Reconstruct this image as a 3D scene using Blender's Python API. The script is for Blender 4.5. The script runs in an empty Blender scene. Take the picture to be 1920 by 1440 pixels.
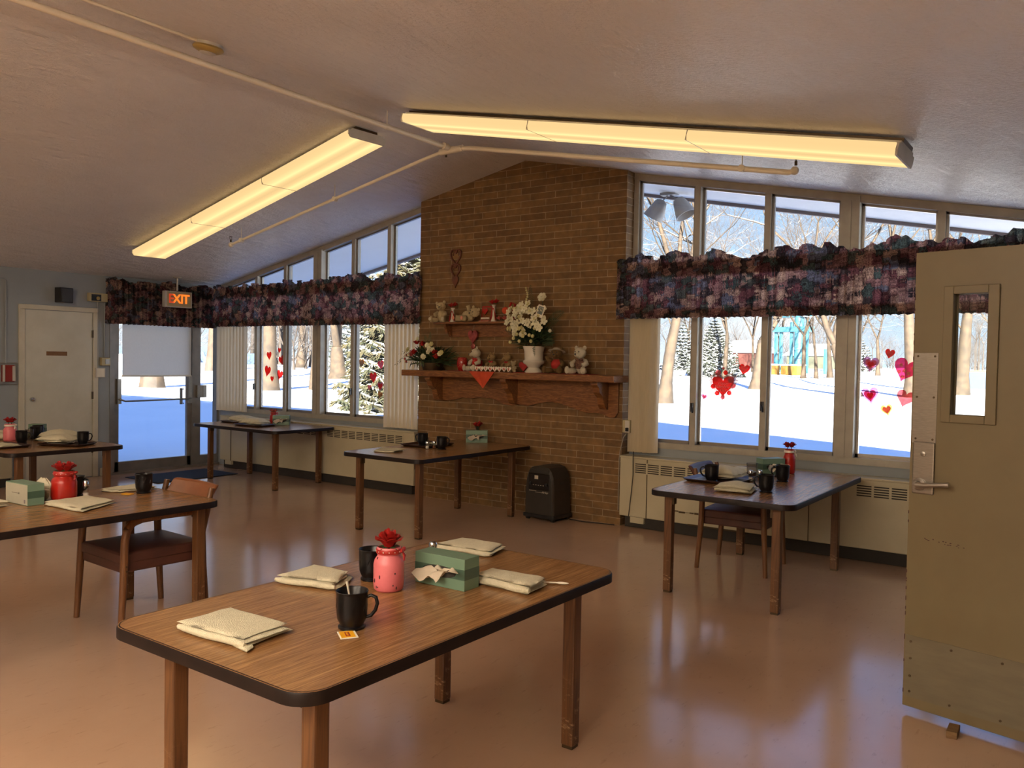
import bpy, bmesh, math, random
from mathutils import Vector, Matrix, Euler, noise
PI = math.pi
scene = bpy.context.scene
COL = scene.collection
random.seed(7)
SKY = .86; SUN = 46.0; REAR_FILL = 29.0  # last value: glow strength of the fixtures added behind the camera

# ------------------------------------------------------------------ materials
def newmat(name):
    m = bpy.data.materials.new(name); m.use_nodes = True
    nt = m.node_tree; nt.nodes.clear()
    out = nt.nodes.new('ShaderNodeOutputMaterial')
    return m, nt, out
def N(nt, t, **kw):
    n = nt.nodes.new('ShaderNode' + t)
    for k, v in kw.items():
        if k in n.inputs.keys(): n.inputs[k].default_value = v
        else: setattr(n, k, v)
    return n
def L(nt, a, b): nt.links.new(a, b)
def ramp(nt, stops, interp='LINEAR'):
    r = nt.nodes.new('ShaderNodeValToRGB'); cr = r.color_ramp; cr.interpolation = interp
    while len(cr.elements) < len(stops): cr.elements.new(0.5)
    for e, (p, c) in zip(cr.elements, stops):
        e.position = p; e.color = (c[0], c[1], c[2], 1)
    return r
def mapped(nt, scale=(1, 1, 1), world=False):
    if world:
        g = N(nt, 'NewGeometry'); src = g.outputs['Position']
    else:
        g = N(nt, 'TexCoord'); src = g.outputs['Object']
    mp = N(nt, 'Mapping'); mp.inputs['Scale'].default_value = scale
    L(nt, src, mp.inputs['Vector']); return mp.outputs['Vector']
def P(name, c1, c2=None, scale=8, rough=.5, metal=0, bump=0, stretch=(1, 1, 1), transl=0, world=False,
      coat=0, spec=.5, lo=.35, hi=.65, detail=4, bscale=None, trans=0):
    m, nt, out = newmat(name)
    if c2 is None: c2 = tuple(max(0, v * .86) for v in c1)
    v = mapped(nt, stretch, world)
    nz = N(nt, 'TexNoise', Scale=scale, Detail=detail, Roughness=.6); L(nt, v, nz.inputs['Vector'])
    r = ramp(nt, [(lo, c1), (hi, c2)]); L(nt, nz.outputs['Fac'], r.inputs['Fac'])
    b = N(nt, 'BsdfPrincipled', Roughness=rough, Metallic=metal)
    b.inputs['Specular IOR Level'].default_value = spec
    b.inputs['Coat Weight'].default_value = coat
    b.inputs['Transmission Weight'].default_value = trans
    L(nt, r.outputs['Color'], b.inputs['Base Color'])
    if bump:
        n2 = N(nt, 'TexNoise', Scale=bscale or scale * 3, Detail=3); L(nt, v, n2.inputs['Vector'])
        bp = N(nt, 'Bump', Strength=min(1, bump * 10), Distance=bump * .02)
        L(nt, n2.outputs['Fac'], bp.inputs['Height']); L(nt, bp.outputs['Normal'], b.inputs['Normal'])
    s = b.outputs['BSDF']
    if transl:
        t = N(nt, 'BsdfTranslucent'); L(nt, r.outputs['Color'], t.inputs['Color'])
        mx = N(nt, 'MixShader', Fac=transl); L(nt, s, mx.inputs[1]); L(nt, t.outputs[0], mx.inputs[2]); s = mx.outputs[0]
    L(nt, s, out.inputs['Surface'])
    return m
M = {}
M['brass_dark'] = P('dark bronze', (.10, .07, .04), rough=.4, metal=.8)
M['white_paint'] = P('aged white paint', (.56, .55, .46), (.50, .49, .40), 3, rough=.45)
M['trim_paint'] = P('trim paint', (.56, .53, .42), (.50, .47, .36), 4, rough=.4)
M['cream_metal'] = P('cream enamel', (.50, .45, .31), (.44, .39, .26), 2, rough=.38)
M['grille_dark'] = P('grille recess', (.03, .025, .02), rough=.8)
M['blue_wall'] = P('blue grey wall', (.285, .318, .335), (.26, .29, .305), 2, rough=.6, bump=.05, bscale=60, world=True)
M['inner_wall'] = P('tan wall', (.40, .34, .25), (.36, .30, .22), 2, rough=.6, world=True)
M['frame'] = P('window aluminium', (.40, .37, .30), (.35, .32, .26), 9, rough=.42, metal=.15)
M['frame_dark'] = P('dark gasket', (.05, .05, .05), rough=.6)
M['door_frame'] = P('door aluminium', (.27, .255, .235), (.22, .21, .20), 7, rough=.38, metal=.45)
M['steel'] = P('brushed steel', (.36, .33, .29), (.28, .26, .23), 30, rough=.33, metal=.85, stretch=(1, 1, 12))
M['chrome'] = P('chrome', (.7, .7, .7), (.6, .6, .6), 10, rough=.15, metal=1)
M['black_plastic'] = P('black plastic', (.012, .012, .012), (.02, .02, .02), 20, rough=.3)
M['black_mug'] = P('black mug glaze', (.004, .004, .005), (.006, .005, .006), 20, rough=.28, spec=.35)
M['edge_black'] = P('dark edge band', (.010, .006, .005), (.016, .009, .007), 12, rough=.45, spec=.2)
M['shade'] = P('roller shade cloth', (.95, .88, .74), (.92, .85, .71), 60, rough=.8, transl=.5)
M['vane'] = P('blind vane', (.80, .71, .52), (.74, .65, .47), 30, rough=.6, transl=.38, stretch=(6, 6, .3))
M['towel'] = P('cream terry cloth', (.80, .75, .55), (.72, .67, .48), 60, rough=.95, bump=.35, bscale=350)
M['tissue_box'] = P('green carton', (.15, .245, .165), (.13, .22, .15), 5, rough=.45)
M['tissue_box_pale'] = P('pale green carton', (.17, .27, .19), (.15, .24, .17), 5, rough=.45)
M['carton_base'] = P('pale carton', (.42, .40, .31), (.38, .36, .28), 5, rough=.5)
M['carton_ink'] = P('carton ink', (.12, .10, .08), rough=.6)
M['tissue'] = P('white tissue', (.75, .66, .52), (.66, .58, .45), 20, rough=.9, transl=.25)
M['pink_jar'] = P('pink painted jar', (.70, .18, .20), (.60, .14, .155), 9, rough=.38)
M['red_jar'] = P('red painted jar', (.42, .015, .008), (.34, .012, .006), 9, rough=.3)
M['chip_dark'] = P('paint chips', (.05, .01, .01), rough=.6)
M['red_petal'] = P('red petals', (.46, .012, .008), (.30, .006, .005), 14, rough=.55, transl=.1)
M['pink_petal'] = P('dusty red petals', (.38, .06, .05), (.45, .10, .07), 14, rough=.6)
M['ribbon_red'] = P('red ribbon', (.35, .012, .012), (.45, .03, .02), 30, rough=.4)
M['ribbon_white'] = P('white ribbon', (.75, .68, .58), rough=.5)
M['leaf'] = P('dark leaves', (.018, .045, .015), (.04, .07, .02), 20, rough=.5)
M['leaf_olive'] = P('olive leaves', (.10, .12, .04), (.05, .07, .02), 20, rough=.5)
M['petal_white'] = P('white petals', (.72, .70, .52), (.62, .58, .38), 14, rough=.6)
M['petal_cream'] = P('cream petals', (.62, .56, .28), (.50, .46, .20), 14, rough=.6)
M['ceramic'] = P('white ceramic', (.66, .62, .52), (.60, .56, .46), 5, rough=.22)
M['plush_cream'] = P('cream plush', (.58, .47, .27), (.48, .38, .21), 40, rough=.95, bump=.5, bscale=200)
M['plush_tan'] = P('tan plush', (.36, .24, .10), (.28, .18, .07), 40, rough=.95, bump=.5, bscale=200)
M['plush_brown'] = P('brown plush', (.17, .095, .03), (.12, .07, .02), 40, rough=.95, bump=.5, bscale=200)
M['plush_white'] = P('white plush', (.66, .60, .46), (.56, .50, .36), 40, rough=.95, bump=.5, bscale=200)
M['pink_pad'] = P('pink pad', (.62, .25, .17), rough=.9)
M['cloth_red'] = P('red cloth', (.42, .02, .012), (.30, .012, .01), 15, rough=.7)
M['cloth_orange'] = P('orange red cloth', (.62, .07, .015), (.50, .05, .01), 15, rough=.6, transl=.1)
M['cloth_plaid'] = P('brown plaid cloth', (.20, .10, .05), (.06, .02, .02), 60, rough=.8)
M['red_glass'] = P('red glitter glass', (.30, .008, .006), (.55, .10, .06), 80, rough=.15, spec=.8, lo=.5, hi=.72)
M['red_foil'] = P('dull red foil', (.20, .02, .02), (.36, .06, .05), 30, rough=.25, spec=.8)
M['wood_red'] = P('carved reddish wood', (.16, .045, .018), (.10, .028, .012), 8, rough=.45)
M['stainless_plate'] = P('clear plastic lid', (.45, .43, .42), rough=.2)
M['tray'] = P('dark brown tray', (.030, .012, .010), (.045, .016, .012), 12, rough=.3)
M['dark_fabric'] = P('navy ribbed mat', (.012, .018, .032), (.02, .028, .045), 120, rough=.9, bump=.4, bscale=300)
M['vinyl_maroon'] = P('maroon vinyl', (.085, .028, .018), (.055, .018, .013), 6, rough=.5)
M['vinyl_orange'] = P('orange brown vinyl', (.24, .085, .03), (.18, .06, .02), 6, rough=.35)
M['machine'] = P('charcoal plastic', (.022, .018, .013), (.03, .024, .018), 5, rough=.55)
M['machine_panel'] = P('glossy black panel', (.010, .008, .007), rough=.2)
M['white_label'] = P('white print', (.6, .52, .4), rough=.5)
M['ivory'] = P('ivory plastic', (.46, .40, .22), (.42, .36, .2), 6, rough=.4)
M['white_plastic'] = P('white plastic', (.6, .57, .5), rough=.4)
M['brown_sign'] = P('brown engraved plate', (.22, .11, .03), (.15, .07, .02), 40, rough=.4, stretch=(1, 1, 6))
M['pipe'] = P('cream painted pipe', (.86, .78, .62), (.80, .72, .56), 5, rough=.4)
M['red_plastic'] = P('red plastic', (.30, .02, .015), rough=.4)
M['cord'] = P('black cord', (.01, .008, .008), rough=.5)
M['cord_pale'] = P('pale cord', (.35, .3, .22), rough=.5)
M['yellow_packet'] = P('yellow packet', (.85, .42, .01), rough=.5)
M['paper'] = P('white paper', (.8, .75, .62), rough=.7)
M['salt'] = P('salt grains', (.7, .66, .58), rough=.9)
M['coffee'] = P('brown drink', (.14, .06, .03), rough=.2)
M['photo_card'] = P('green grey photo', (.10, .13, .11), (.22, .24, .22), 25, rough=.4)
M['wedge'] = P('doorstop wood', (.22, .13, .05), (.15, .08, .03), 12, rough=.7, stretch=(1, 6, 6))
M['shed_red'] = P('red siding', (.09, .025, .018), rough=.7)
M['play_blue'] = P('light blue paint', (.035, .13, .18), (.04, .15, .2), 2, rough=.5)
M['blue_board'] = P('blue board', (.01, .035, .1), rough=.6)
M['yellow_board'] = P('yellow board', (.18, .10, .02), (.15, .08, .013), 3, rough=.6)
M['grey_metal'] = P('grey metal', (.36, .36, .36), rough=.5)
M['house_green'] = P('grey green siding', (.08, .085, .06), rough=.7)
M['roof'] = P('roof membrane', (.2, .19, .18), rough=.8)
M['soffit'] = P('painted soffit', (.90, .90, .89), (.87, .87, .86), 3, rough=.6, world=True)
M['fascia'] = P('brown grey fascia', (.22, .17, .16), rough=.6)
M['ext_wall'] = P('outer wall', (.35, .28, .18), rough=.8)

def wood(name, c1, c2, stretch, scale=6, rough=.35, dist=2.5, coat=0, bump=0, knots=0, world=False):
    m, nt, out = newmat(name)
    v = mapped(nt, stretch, world)
    nz = N(nt, 'TexNoise', Scale=scale, Detail=6, Roughness=.65, Distortion=dist); L(nt, v, nz.inputs['Vector'])
    nz2 = N(nt, 'TexNoise', Scale=scale * 6, Detail=3, Roughness=.6); L(nt, v, nz2.inputs['Vector'])
    mx = N(nt, 'Math', operation='MULTIPLY_ADD'); mx.inputs[1].default_value = .35
    L(nt, nz2.outputs['Fac'], mx.inputs[0]); L(nt, nz.outputs['Fac'], mx.inputs[2])
    mid = tuple((a + b) / 2 for a, b in zip(c1, c2))
    r = ramp(nt, [(.48, c1), (.62, mid), (.78, c2)]); L(nt, mx.outputs[0], r.inputs['Fac'])
    b = N(nt, 'BsdfPrincipled', Roughness=rough); b.inputs['Coat Weight'].default_value = coat
    b.inputs['Coat Roughness'].default_value = .15
    L(nt, r.outputs['Color'], b.inputs['Base Color']); L(nt, b.outputs[0], out.inputs[0])
    return m
M['laminate_y'] = wood('walnut laminate', (.40, .215, .085), (.20, .095, .035), (20, .7, 20), 3, .26)
M['laminate_x'] = wood('walnut laminate crosswise', (.40, .215, .085), (.20, .095, .035), (.7, 20, 20), 3, .26)
M['oak_x'] = wood('oak shelf', (.34, .145, .046), (.14, .050, .016), (.9, 7, 7), 4, .35, 3.5)
M['chair_wood'] = wood('chair oak', (.20, .085, .028), (.11, .043, .014), (16, 16, 1), 3, .4)

def legwood():
    m, nt, out = newmat('worn leg wood')
    v = mapped(nt, (18, 18, 1.2))
    nz = N(nt, 'TexNoise', Scale=3, Detail=5, Distortion=1.5); L(nt, v, nz.inputs['Vector'])
    r = ramp(nt, [(.35, (.145, .062, .020)), (.7, (.075, .030, .010))]); L(nt, nz.outputs['Fac'], r.inputs['Fac'])
    # scuffs: pale worn marks low down on the leg
    tc = N(nt, 'TexCoord'); sp = N(nt, 'SeparateXYZ'); L(nt, tc.outputs['Object'], sp.inputs[0])
    mr = N(nt, 'MapRange'); mr.inputs['From Min'].default_value = .32; mr.inputs['From Max'].default_value = .1
    L(nt, sp.outputs['Z'], mr.inputs['Value'])
    v2 = mapped(nt, (6, 6, 14)); n2 = N(nt, 'TexNoise', Scale=4, Detail=6, Roughness=.75); L(nt, v2, n2.inputs['Vector'])
    r2 = ramp(nt, [(.55, (0, 0, 0)), (.66, (1, 1, 1))]); L(nt, n2.outputs['Fac'], r2.inputs['Fac'])
    mu = N(nt, 'Math', operation='MULTIPLY'); L(nt, mr.outputs[0], mu.inputs[0]); L(nt, r2.outputs['Color'], mu.inputs[1])
    mx = N(nt, 'MixRGB'); L(nt, mu.outputs[0], mx.inputs['Fac']); L(nt, r.outputs['Color'], mx.inputs['Color1'])
    mx.inputs['Color2'].default_value = (.40, .26, .14, 1)
    b = N(nt, 'BsdfPrincipled', Roughness=.42); L(nt, mx.outputs[0], b.inputs['Base Color']); L(nt, b.outputs[0], out.inputs[0])
    return m
M['leg'] = legwood()

def brickmat():
    m, nt, out = newmat('tan roman brick')
    g = N(nt, 'NewGeometry'); sp = N(nt, 'SeparateXYZ'); L(nt, g.outputs['Position'], sp.inputs[0])
    ad = N(nt, 'Math', operation='ADD'); L(nt, sp.outputs['X'], ad.inputs[0]); L(nt, sp.outputs['Y'], ad.inputs[1])
    cb = N(nt, 'CombineXYZ'); L(nt, ad.outputs[0], cb.inputs['X']); L(nt, sp.outputs['Z'], cb.inputs['Y'])
    br = N(nt, 'TexBrick'); br.offset = .37; br.offset_frequency = 2
    for k, v in (('Scale', 1), ('Brick Width', .305), ('Row Height', .0675), ('Mortar Size', .0042), ('Mortar Smooth', .35), ('Bias', -.1)):
        br.inputs[k].default_value = v
    br.inputs['Color1'].default_value = (.205, .115, .040, 1); br.inputs['Color2'].default_value = (.135, .070, .024, 1)
    br.inputs['Mortar'].default_value = (.31, .225, .13, 1)
    L(nt, cb.outputs[0], br.inputs['Vector'])
    nz = N(nt, 'TexNoise', Scale=14, Detail=6); L(nt, g.outputs['Position'], nz.inputs['Vector'])
    r = ramp(nt, [(.3, (.75, .75, .75)), (.7, (1.2, 1.15, 1.1))]); L(nt, nz.outputs['Fac'], r.inputs['Fac'])
    mx = N(nt, 'MixRGB', blend_type='MULTIPLY'); mx.inputs['Fac'].default_value = 1
    L(nt, br.outputs['Color'], mx.inputs['Color1']); L(nt, r.outputs['Color'], mx.inputs['Color2'])
    b = N(nt, 'BsdfPrincipled', Roughness=.75); L(nt, mx.outputs[0], b.inputs['Base Color'])
    inv = N(nt, 'Math', operation='MULTIPLY_ADD'); inv.inputs[1].default_value = -1; inv.inputs[2].default_value = 1
    L(nt, br.outputs['Fac'], inv.inputs[0])
    bp = N(nt, 'Bump', Strength=.6, Distance=.004); L(nt, inv.outputs[0], bp.inputs['Height']); L(nt, bp.outputs[0], b.inputs['Normal'])
    L(nt, b.outputs[0], out.inputs[0]); return m
M['brick'] = brickmat()

def floormat():
    m, nt, out = newmat('polished tan floor')
    v = mapped(nt, (1, 1, 1), True)
    n1 = N(nt, 'TexNoise', Scale=.9, Detail=5, Roughness=.6); L(nt, v, n1.inputs['Vector'])
    r = ramp(nt, [(.35, (.50, .33, .225)), (.65, (.44, .285, .19))]); L(nt, n1.outputs['Fac'], r.inputs['Fac'])
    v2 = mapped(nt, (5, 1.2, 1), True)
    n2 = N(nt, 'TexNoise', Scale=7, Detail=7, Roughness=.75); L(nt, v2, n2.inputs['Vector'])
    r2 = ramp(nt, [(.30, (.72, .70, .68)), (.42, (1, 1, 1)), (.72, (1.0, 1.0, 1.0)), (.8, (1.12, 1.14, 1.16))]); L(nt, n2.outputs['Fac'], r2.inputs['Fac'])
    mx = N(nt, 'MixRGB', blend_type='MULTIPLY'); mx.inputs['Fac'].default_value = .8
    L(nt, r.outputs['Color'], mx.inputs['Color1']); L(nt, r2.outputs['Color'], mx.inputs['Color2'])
    b = N(nt, 'BsdfPrincipled'); L(nt, mx.outputs[0], b.inputs['Base Color'])
    b.inputs['Specular IOR Level'].default_value = 1.0
    n3 = N(nt, 'TexNoise', Scale=2.2, Detail=6, Roughness=.7); L(nt, v, n3.inputs['Vector'])
    mr = N(nt, 'MapRange'); mr.inputs['To Min'].default_value = .08; mr.inputs['To Max'].default_value = .22; L(nt, n3.outputs['Fac'], mr.inputs['Value'])
    L(nt, mr.outputs[0], b.inputs['Roughness'])
    n4 = N(nt, 'TexNoise', Scale=9, Detail=3); L(nt, v, n4.inputs['Vector'])
    bp = N(nt, 'Bump', Strength=.12, Distance=.004); L(nt, n4.outputs['Fac'], bp.inputs['Height']); L(nt, bp.outputs[0], b.inputs['Normal'])
    L(nt, b.outputs[0], out.inputs[0]); return m
M['floor'] = floormat()

def ceilmat():
    m, nt, out = newmat('stippled ceiling paint')
    v = mapped(nt, (1, 1, 1), True)
    n1 = N(nt, 'TexNoise', Scale=1.1, Detail=4); L(nt, v, n1.inputs['Vector'])
    r = ramp(nt, [(.35, (.82, .78, .74)), (.65, (.76, .72, .68))]); L(nt, n1.outputs['Fac'], r.inputs['Fac'])
    b = N(nt, 'BsdfPrincipled', Roughness=.36); b.inputs['Specular IOR Level'].default_value = .5
    L(nt, r.outputs['Color'], b.inputs['Base Color'])
    n2 = N(nt, 'TexNoise', Scale=45, Detail=4, Roughness=.7); L(nt, v, n2.inputs['Vector'])
    v3 = mapped(nt, (2.5, .7, 1), True); n3 = N(nt, 'TexNoise', Scale=5, Detail=4); L(nt, v3, n3.inputs['Vector'])
    ad = N(nt, 'Math', operation='MULTIPLY_ADD'); ad.inputs[1].default_value = 3.0
    L(nt, n3.outputs['Fac'], ad.inputs[0]); L(nt, n2.outputs['Fac'], ad.inputs[2])
    bp = N(nt, 'Bump', Strength=.9, Distance=.02); L(nt, ad.outputs[0], bp.inputs['Height']); L(nt, bp.outputs[0], b.inputs['Normal'])
    L(nt, b.outputs[0], out.inputs[0]); return m
M['ceiling'] = ceilmat()

def floral():
    m, nt, out = newmat('floral chintz')
    g = N(nt, 'TexCoord')
    sp = N(nt, 'SeparateXYZ'); L(nt, g.outputs['Object'], sp.inputs[0])
    ad = N(nt, 'Math', operation='ADD'); L(nt, sp.outputs['X'], ad.inputs[0]); L(nt, sp.outputs['Y'], ad.inputs[1])
    cb = N(nt, 'CombineXYZ'); L(nt, ad.outputs[0], cb.inputs['X']); L(nt, sp.outputs['Z'], cb.inputs['Y'])
    nz = N(nt, 'TexNoise', Scale=22, Detail=3); L(nt, cb.outputs[0], nz.inputs['Vector'])
    mx = N(nt, 'MixRGB', blend_type='LINEAR_LIGHT'); mx.inputs['Fac'].default_value = .07
    L(nt, cb.outputs[0], mx.inputs['Color1']); L(nt, nz.outputs['Color'], mx.inputs['Color2'])
    vo = N(nt, 'TexVoronoi', Scale=13); L(nt, mx.outputs[0], vo.inputs['Vector'])
    spc = N(nt, 'SeparateColor'); L(nt, vo.outputs['Color'], spc.inputs[0])
    pal = ramp(nt, [(0, (.07, .055, .06)), (.14, (.20, .08, .09)), (.28, (.44, .27, .23)), (.42, (.09, .13, .12)), (.54, (.52, .36, .27)),
                    (.68, (.18, .19, .24)), (.78, (.36, .20, .19)), (.9, (.13, .15, .13))], 'CONSTANT')
    L(nt, spc.outputs[0], pal.inputs['Fac'])
    # petals: rings inside each flower
    v2 = N(nt, 'TexVoronoi', Scale=62); L(nt, mx.outputs[0], v2.inputs['Vector'])
    rg = ramp(nt, [(0, (1.25, 1.2, 1.15)), (.4, (1.0, .95, .95)), (.65, (.42, .36, .38))]); L(nt, v2.outputs['Distance'], rg.inputs['Fac'])
    m2 = N(nt, 'MixRGB', blend_type='MULTIPLY'); m2.inputs['Fac'].default_value = 1
    L(nt, pal.outputs['Color'], m2.inputs['Color1']); L(nt, rg.outputs['Color'], m2.inputs['Color2'])
    edge = ramp(nt, [(.50, (1, 1, 1)), (.80, (.32, .26, .28))]); 
    dm = N(nt, 'Math', operation='MULTIPLY'); dm.inputs[1].default_value = 1.0; L(nt, vo.outputs['Distance'], dm.inputs[0]); L(nt, dm.outputs[0], edge.inputs['Fac'])
    m3 = N(nt, 'MixRGB', blend_type='MULTIPLY'); m3.inputs['Fac'].default_value = 1
    L(nt, m2.outputs[0], m3.inputs['Color1']); L(nt, edge.outputs['Color'], m3.inputs['Color2'])
    b = N(nt, 'BsdfPrincipled', Roughness=.8); L(nt, m3.outputs[0], b.inputs['Base Color'])
    t = N(nt, 'BsdfTranslucent'); L(nt, m3.outputs[0], t.inputs['Color'])
    ms = N(nt, 'MixShader', Fac=.55); L(nt, b.outputs[0], ms.inputs[1]); L(nt, t.outputs[0], ms.inputs[2]); L(nt, ms.outputs[0], out.inputs[0])
    return m
M['floral'] = floral()

def glass(name, tint=(1, 1, 1), refl=.05, rough=0.0):
    m, nt, out = newmat(name)
    tr = N(nt, 'BsdfTransparent'); tr.inputs['Color'].default_value = (*tint, 1)
    gl = N(nt, 'BsdfGlossy', Roughness=rough)
    lw = N(nt, 'LayerWeight', Blend=.5); pw = N(nt, 'Math', operation='POWER'); pw.inputs[1].default_value = 5; L(nt, lw.outputs['Facing'], pw.inputs[0])
    fr = N(nt, 'Math', operation='MULTIPLY_ADD'); fr.inputs[1].default_value = .9; fr.inputs[2].default_value = .03; L(nt, pw.outputs[0], fr.inputs[0])
    mx = N(nt, 'MixShader'); L(nt, fr.outputs[0], mx.inputs['Fac']); L(nt, tr.outputs[0], mx.inputs[1]); L(nt, gl.outputs[0], mx.inputs[2])
    L(nt, mx.outputs[0], out.inputs[0]); return m
M['glass'] = glass('window glass', (.97, .985, .98))
M['clear'] = glass('clear tumbler glass', (.96, .96, .95), rough=.03)
M['frost'] = glass('translucent plastic', (.82, .80, .78), rough=.25)

def clingmat(name, c, c2=None):
    m, nt, out = newmat(name); v = mapped(nt, (1, 1, 1)); nz = N(nt, 'TexNoise', Scale=40); L(nt, v, nz.inputs['Vector'])
    r = ramp(nt, [(.4, c), (.6, c2 or tuple(q * .85 for q in c))]); L(nt, nz.outputs['Fac'], r.inputs['Fac'])
    d = N(nt, 'BsdfDiffuse'); t = N(nt, 'BsdfTransparent'); L(nt, r.outputs['Color'], d.inputs['Color']); L(nt, r.outputs['Color'], t.inputs['Color'])
    mx = N(nt, 'MixShader', Fac=.72); L(nt, d.outputs[0], mx.inputs[1]); L(nt, t.outputs[0], mx.inputs[2]); L(nt, mx.outputs[0], out.inputs[0]); return m
for k_, c_ in (('red', (.98, .13, .13)), ('pink', (.97, .22, .45)), ('rose', (.97, .38, .42)), ('mauve', (.82, .55, .80)), ('cream', (.88, .78, .38)), ('white', (1, .93, .92)), ('green', (.2, .62, .42)), ('brown', (.7, .45, .28))):
    M['cling_' + k_] = clingmat(k_ + ' cling film', c_)
M['cling_ink'] = P('white cling print', (.95, .9, .9), rough=.6, transl=.85)
M['cling_lace'] = clingmat('grey lace cling film', (.62, .55, .55), (.8, .7, .7))
def emis(name, col, s, stripes=False):
    m, nt, out = newmat(name)
    e = N(nt, 'Emission', Strength=s); e.inputs['Color'].default_value = (*col, 1)
    if stripes:   # two tubes showing through the ribbed lens
        tc = N(nt, 'TexCoord'); sp = N(nt, 'SeparateXYZ'); L(nt, tc.outputs['Object'], sp.inputs[0])
        ab = N(nt, 'Math', operation='ABSOLUTE'); L(nt, sp.outputs['Y'], ab.inputs[0])
        r = ramp(nt, [(.0, tuple(c * .72 for c in col)), (.045, tuple(c * .80 for c in col)), (.095, tuple(c * 1.12 for c in col)), (.135, tuple(c * .95 for c in col)), (.2, tuple(c * .78 for c in col))])
        L(nt, ab.outputs[0], r.inputs['Fac']); L(nt, r.outputs['Color'], e.inputs['Color'])
    L(nt, e.outputs[0], out.inputs[0]); return m
LENS = .86
M['lens'] = emis('lit fluorescent lens', (1.0, .68, .30), LENS, True)
M['lens_fill_rear'] = emis('lit lens of the added rear lamps', (1.0, .83, .65), REAR_FILL, False)  # much brighter glow, for the fixtures added behind the camera
M['lens_fill_left'] = emis('lit lens of the added left lamps', (1.0, .78, .55), REAR_FILL * .14, False)  # weaker glow, for the added unseen fixtures on the left slope
M['exit_red'] = emis('lit exit letters', (1.0, .17, .02), 1.0)
M['exit_dull'] = emis('dull exit letter', (.55, .06, .02), .6)

def snowmat():
    m, nt, out = newmat('snow')
    v = mapped(nt, (1, 1, 1), True)
    n = N(nt, 'TexNoise', Scale=.5, Detail=6); L(nt, v, n.inputs['Vector'])
    r = ramp(nt, [(.3, (.86, .88, .92)), (.7, (.80, .83, .88))]); L(nt, n.outputs['Fac'], r.inputs['Fac'])
    b = N(nt, 'BsdfPrincipled', Roughness=.75); L(nt, r.outputs['Color'], b.inputs['Base Color'])
    n2 = N(nt, 'TexNoise', Scale=.9, Detail=5); L(nt, v, n2.inputs['Vector'])
    bp = N(nt, 'Bump', Strength=.6, Distance=.05); L(nt, n2.outputs['Fac'], bp.inputs['Height']); L(nt, bp.outputs[0], b.inputs['Normal'])
    L(nt, b.outputs[0], out.inputs[0]); return m
M['snow'] = snowmat()
def snowy(name, c1, c2, lo, hi, scale=3, nscale=1.2):
    # snow lies where the surface faces up
    m, nt, out = newmat(name)
    v = mapped(nt, (1, 1, 1))
    n = N(nt, 'TexNoise', Scale=scale, Detail=4); L(nt, v, n.inputs['Vector'])
    r = ramp(nt, [(.35, c1), (.65, c2)]); L(nt, n.outputs['Fac'], r.inputs['Fac'])
    g = N(nt, 'NewGeometry'); sp = N(nt, 'SeparateXYZ'); L(nt, g.outputs['Normal'], sp.inputs[0])
    n2 = N(nt, 'TexNoise', Scale=nscale, Detail=3); L(nt, v, n2.inputs['Vector'])
    ad = N(nt, 'Math', operation='MULTIPLY_ADD'); ad.inputs[1].default_value = .9; L(nt, n2.outputs['Fac'], ad.inputs[0]); L(nt, sp.outputs['Z'], ad.inputs[2])
    r2 = ramp(nt, [(0, (0, 0, 0)), (1, (1, 1, 1))]); mr = N(nt, 'MapRange'); mr.inputs['From Min'].default_value = lo; mr.inputs['From Max'].default_value = hi
    L(nt, ad.outputs[0], mr.inputs['Value'])
    mx = N(nt, 'MixRGB'); L(nt, mr.outputs[0], mx.inputs['Fac']); L(nt, r.outputs['Color'], mx.inputs['Color1']); mx.inputs['Color2'].default_value = (.84, .86, .9, 1)
    b = N(nt, 'BsdfPrincipled', Roughness=.85); L(nt, mx.outputs[0], b.inputs['Base Color']); L(nt, b.outputs[0], out.inputs[0])
    return m
M['bark'] = snowy('tan bark', (.046, .030, .017), (.021, .014, .009), 1.2, 1.35)
M['bark_far'] = snowy('grey brown bark', (.034, .025, .020), (.023, .017, .014), 1.15, 1.4)
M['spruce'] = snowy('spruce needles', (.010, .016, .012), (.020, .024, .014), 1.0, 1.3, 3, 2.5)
M['spruce_gold'] = snowy('spruce needles tinted as sunlit', (.04, .031, .012), (.016, .021, .008), 1.12, 1.36, 3, 2.5)  # golden sunlight is mixed into this needle colour

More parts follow.
